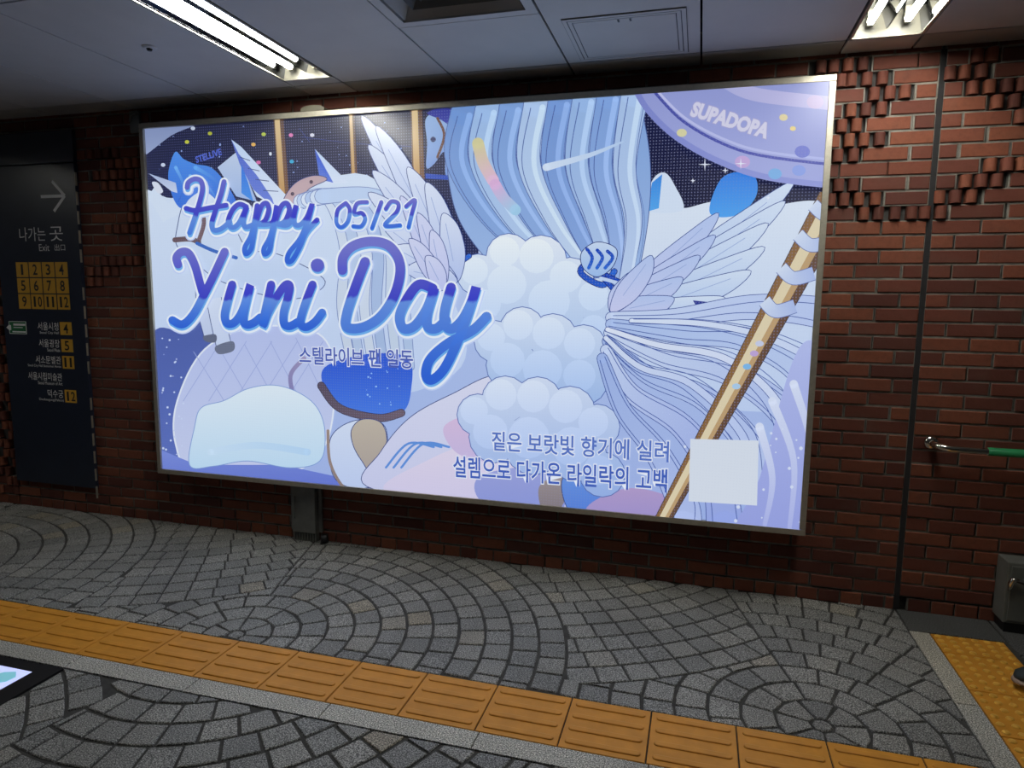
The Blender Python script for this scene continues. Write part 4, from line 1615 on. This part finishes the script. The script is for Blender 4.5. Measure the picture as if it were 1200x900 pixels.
# ------------------------------------------------------------------ handrail
rail = tag(empty('handrail', (1.115, WALL_Y, 0.86)), 'steel wall handrail with a green sleeve on the brick at the right', 'handrail')
RZ = 0.866
bend = [(1.112, WALL_Y - 0.002, RZ)] + [(1.112 + 0.055 * (1 - math.cos(a)), WALL_Y - 0.03 - 0.055 * math.sin(a), RZ - 0.001 * k)
                                        for k, a in enumerate([math.pi / 2 * i / 8 for i in range(9)])]
child('bar', tube('bar', bend + [(1.34, WALL_Y - 0.085, RZ - 0.01), (3.3, WALL_Y - 0.085, RZ - 0.01)], 0.0165, 16), 'chrome', rail)
child('sleeve', tube('sleeve', [(1.322, WALL_Y - 0.085, RZ - 0.01), (3.28, WALL_Y - 0.085, RZ - 0.01)], 0.0195, 16), 'green', rail)
bm = bmesh.new()
add_tube(bm, [(1.112, WALL_Y - 0.001, RZ), (1.112, WALL_Y - 0.008, RZ), (1.112, WALL_Y - 0.016, RZ)], [0.034, 0.033, 0.020], 20)
child('wall_flange', mesh_of(bm, 'wall_flange', True), 'chrome', rail)
for xx in (2.0, 2.9):
    child('support', tube('support', [(xx, WALL_Y - 0.002, RZ - 0.06), (xx, WALL_Y - 0.07, RZ - 0.06), (xx, WALL_Y - 0.085, RZ - 0.02)], 0.008, 10), 'chrome', rail)

# ------------------------------------------------------------------ low steel cabinet at the right edge
cab = tag(empty('wall_cabinet', (1.70, WALL_Y - 0.07, 0.0)), 'low grey steel cabinet against the wall at the right edge', 'cabinet')
CB = WALL_Y - 0.13
child('body', box('body', 1.437, 1.98, CB + 0.006, WALL_Y - 0.004, 0.05, 0.345, 0.006), 'boxgrey', cab)
d = child('door', box('door', 1.452, 1.965, CB, CB + 0.006, 0.065, 0.33, 0.002), 'boxgrey', cab)
child('latch', box('latch', 1.52, 1.545, CB - 0.008, CB, 0.15, 0.215, 0.002), 'boxdark', d)
child('plinth', box('plinth', 1.45, 1.97, CB + 0.02, WALL_Y - 0.004, 0.0, 0.049), 'black', cab)
child('hose', tube('hose', [(1.46, CB - 0.02, 0.27), (1.50, CB - 0.026, 0.262), (1.56, CB - 0.028, 0.258), (1.64, CB - 0.02, 0.22), (1.72, CB - 0.016, 0.15)], 0.008, 8), 'black', cab)
bm = bmesh.new()
add_tube(bm, [(1.445, CB - 0.012, 0.215), (1.447, CB - 0.014, 0.25), (1.452, CB - 0.018, 0.272), (1.475, CB - 0.022, 0.272)], [0.007, 0.012, 0.013, 0.008], 10)
child('valve', mesh_of(bm, 'valve', True), 'chrome', cab)
child('valve_tip', tube('valve_tip', [(1.535, CB - 0.028, 0.256), (1.565, CB - 0.03, 0.253)], 0.0095, 10), 'chrome', cab)

# ------------------------------------------------------------------ floor screen at the lower left
fs = tag(empty('floor_light_panel', (-2.80, 1.70, 0.0)), 'lit black-framed direction panel set flush in the floor at the lower left', 'floor panel')
fx0, fx1, fy0, fy1 = -3.15, -2.462, 1.385, 2.008
bm = bmesh.new()
w = 0.095
add_box(bm, fx0, fx0 + w, fy0, fy1, -0.006, 0.004)
add_box(bm, fx1 - w, fx1, fy0, fy1, -0.006, 0.004)
add_box(bm, fx0 + w, fx1 - w, fy0, fy0 + 0.06, -0.006, 0.004)
add_box(bm, fx0 + w, fx1 - w, fy1 - 0.055, fy1, -0.006, 0.004)
child('frame', mesh_of(bm, 'frame'), 'black', fs)
child('screen', box('screen', fx0 + w, fx1 - w, fy0 + 0.06, fy1 - 0.055, -0.005, 0.003), 'screen', fs)
bm = bmesh.new()
arrow = [(-2.665, 1.918), (-2.622, 1.935), (-2.585, 1.905), (-2.590, 1.868), (-2.64, 1.838), (-2.72, 1.815), (-2.82, 1.80), (-2.82, 1.765), (-2.89, 1.83), (-2.82, 1.895), (-2.82, 1.86), (-2.74, 1.872), (-2.68, 1.892)]
vs = [bm.verts.new((x, y, 0.0036)) for x, y in arrow]
fce = bm.faces.new(vs)
bmesh.ops.triangulate(bm, faces=[fce])
child('arrow', mesh_of(bm, 'arrow'), 'screen_teal', fs)

# ------------------------------------------------------------------ passer-by at the right, mostly out of view
PYC = 3.03
person = tag(empty('person', (1.72, PYC, 0.0)), 'person in dark clothes walking in from the right, only a dark sneaker toe showing', 'person')


def skin_body(name, verts, edges, radii, mat, parent, sub=2):
    me = bpy.data.meshes.new(name)
    me.from_pydata(verts, edges, [])
    ob = bpy.data.objects.new(name, me)
    COL.objects.link(ob)
    md = ob.modifiers.new('skin', 'SKIN')
    for v, r in zip(me.skin_vertices[0].data, radii):
        v.radius = r if isinstance(r, tuple) else (r, r)
    me.skin_vertices[0].data[0].use_root = True
    md.use_smooth_shade = True
    ob.modifiers.new('sub', 'SUBSURF').levels = sub
    ob.modifiers['sub'].render_levels = sub
    dg = bpy.context.evaluated_depsgraph_get()
    dg.update()
    m2 = bpy.data.meshes.new_from_object(ob.evaluated_get(dg))
    bpy.data.objects.remove(ob)
    m2.name = name
    return child(name, m2, mat, parent)


HX = 1.80
bv = [(HX, PYC, 0.93), (HX - 0.01, PYC, 1.10), (HX - 0.02, PYC, 1.28), (HX - 0.02, PYC, 1.41), (HX - 0.02, PYC, 1.49), (HX - 0.03, PYC, 1.56),
      # near leg forward (towards -x)
      (HX - 0.02, PYC - 0.09, 0.88), (HX - 0.10, PYC - 0.10, 0.50), (1.585, PYC - 0.06, 0.13),
      # far leg back
      (HX + 0.01, PYC + 0.09, 0.88), (HX + 0.12, PYC + 0.10, 0.49), (HX + 0.34, PYC + 0.10, 0.13),
      # arms
      (HX - 0.02, PYC - 0.18, 1.38), (HX + 0.05, PYC - 0.23, 1.12), (HX + 0.02, PYC - 0.24, 0.88),
      (HX - 0.02, PYC + 0.18, 1.38), (HX - 0.03, PYC + 0.23, 1.12), (HX - 0.10, PYC + 0.23, 0.89)]
be = [(0, 1), (1, 2), (2, 3), (3, 4), (4, 5), (0, 6), (6, 7), (7, 8), (0, 9), (9, 10), (10, 11), (3, 12), (12, 13), (13, 14), (3, 15), (15, 16), (16, 17)]
br = [(0.13, 0.15), (0.115, 0.14), (0.12, 0.16), (0.09, 0.13), 0.055, 0.05, 0.10, 0.07, 0.055, 0.10, 0.07, 0.055, 0.065, 0.05, 0.04, 0.065, 0.05, 0.04]
skin_body('body', bv, be, br, 'cloth', person)
# head with features and hair
bm = bmesh.new()
bmesh.ops.create_uvsphere(bm, u_segments=24, v_segments=16, radius=0.1)
hc = Vector((HX - 0.045, PYC, 1.655))
for v in bm.verts:
    co = v.co.copy()
    co.x *= 0.98
    co.y *= 0.78
    co.z *= 1.18
    if co.z < -0.03:
        co.y *= 0.86
        co.x *= 0.92
    dnose = math.hypot(co.y, co.z + 0.012)
    if co.x < -0.06 and dnose < 0.028:
        co.x -= 0.018 * (1 - dnose / 0.028)
    for s in (-1, 1):
        de = math.hypot(co.y - s * 0.03, co.z - 0.012)
        if co.x < -0.05 and de < 0.02:
            co.x += 0.006
    v.co = co + hc
head = child('head', mesh_of(bm, 'head', True), 'skin', person)
for s in (-1, 1):
    child('eye', box('eye', hc.x - 0.092, hc.x - 0.084, PYC + s * 0.032 - 0.012, PYC + s * 0.032 + 0.012, hc.z + 0.006, hc.z + 0.016, 0.003), 'hair', head)
    bm = bmesh.new()
    bmesh.ops.create_uvsphere(bm, u_segments=10, v_segments=8, radius=0.026)
    for v in bm.verts:
        v.co = Vector((v.co.x * 0.7, v.co.y * 0.35, v.co.z * 1.2)) + hc + Vector((0.008, s * 0.078, -0.002))
    child('ear', mesh_of(bm, 'ear', True), 'skin', head)
child('mouth', box('mouth', hc.x - 0.090, hc.x - 0.080, PYC - 0.02, PYC + 0.02, hc.z - 0.062, hc.z - 0.055, 0.003), 'sole', head)
bm = bmesh.new()
bmesh.ops.create_uvsphere(bm, u_segments=24, v_segments=16, radius=0.112)
for v in bm.verts:
    v.co = Vector((v.co.x * 0.98 + 0.012, v.co.y * 0.80, v.co.z * 1.12 + 0.014)) + hc
dead = [v for v in bm.verts if (v.co.z - hc.z) < 0.045 and (v.co.x - hc.x) < 0.0 or (v.co.z - hc.z) < -0.05]
bmesh.ops.delete(bm, geom=dead, context='VERTS')
child('hair', mesh_of(bm, 'hair', True), 'hair', person)


def hand(s, x, y, z):
    vs, es, rs = [(x, y, z), (x - 0.004, y, z - 0.045), (x - 0.008, y, z - 0.085)], [(0, 1), (1, 2)], [(0.022, 0.03), (0.022, 0.04), (0.015, 0.036)]
    for k, (dx, ln) in enumerate(((-0.030, 0.062), (-0.010, 0.072), (0.010, 0.068), (0.028, 0.052))):
        n = len(vs)
        vs += [(x + dx - 0.008, y, z - 0.105), (x + dx - 0.012, y - s * 0.006, z - 0.105 - ln * .6), (x + dx - 0.016, y - s * 0.018, z - 0.105 - ln)]
        es += [(2, n), (n, n + 1), (n + 1, n + 2)]
        rs += [0.0085, 0.008, 0.0065]
    n = len(vs)
    vs += [(x - 0.045, y - s * 0.008, z - 0.06), (x - 0.058, y - s * 0.014, z - 0.09)]
    es += [(1, n), (n, n + 1)]
    rs += [0.010, 0.0085]
    skin_body('hand', vs, es, rs, 'skin', person, 1)


hand(-1, HX + 0.015, PYC - 0.24, 0.86)
hand(1, HX - 0.11, PYC + 0.23, 0.87)


def shoe(px, py, pz, tilt):
    """toe towards -x; px is the toe tip"""
    def loft(name, rows, mat, parent):
        bm = bmesh.new()
        rings = []
        ca, sa = math.cos(tilt), math.sin(tilt)
        for x, hw, z0, z1 in rows:
            ring = []
            for k in range(14):
                a = 2 * math.pi * k / 14
                yy, zz_ = hw * math.cos(a), (z0 + z1) / 2 + (z1 - z0) / 2 * math.copysign(abs(math.sin(a)) ** 0.8, math.sin(a))
                ring.append(bm.verts.new((px + x * ca - zz_ * sa, py + yy, pz + x * sa + zz_ * ca)))
            rings.append(ring)
        for a, b in zip(rings, rings[1:]):
            for k in range(14):
                bm.faces.new((a[k], a[(k + 1) % 14], b[(k + 1) % 14], b[k]))
        bm.faces.new(rings[0][::-1])
        bm.faces.new(rings[-1])
        return child(name, mesh_of(bm, name, True), mat, parent)
    s = loft('shoe', [(0.006, 0.012, 0.022, 0.036), (0.018, 0.032, 0.016, 0.050), (0.05, 0.045, 0.016, 0.062), (0.10, 0.049, 0.016, 0.074), (0.15, 0.045, 0.016, 0.098),
                      (0.20, 0.041, 0.016, 0.115), (0.255, 0.038, 0.016, 0.112), (0.285, 0.026, 0.02, 0.098)], 'shoe', person)
    loft('sole', [(0.0, 0.016, 0.004, 0.020), (0.014, 0.036, 0.0, 0.024), (0.05, 0.049, 0.0, 0.025), (0.10, 0.053, 0.0, 0.025), (0.16, 0.046, 0.0, 0.026),
                  (0.22, 0.043, 0.0, 0.028), (0.27, 0.039, 0.0, 0.028), (0.292, 0.024, 0.003, 0.026)], 'sole', s)


shoe(1.285, PYC - 0.03, 0.020, 0.05)
shoe(1.93, PYC + 0.10, 0.006, 0.0)
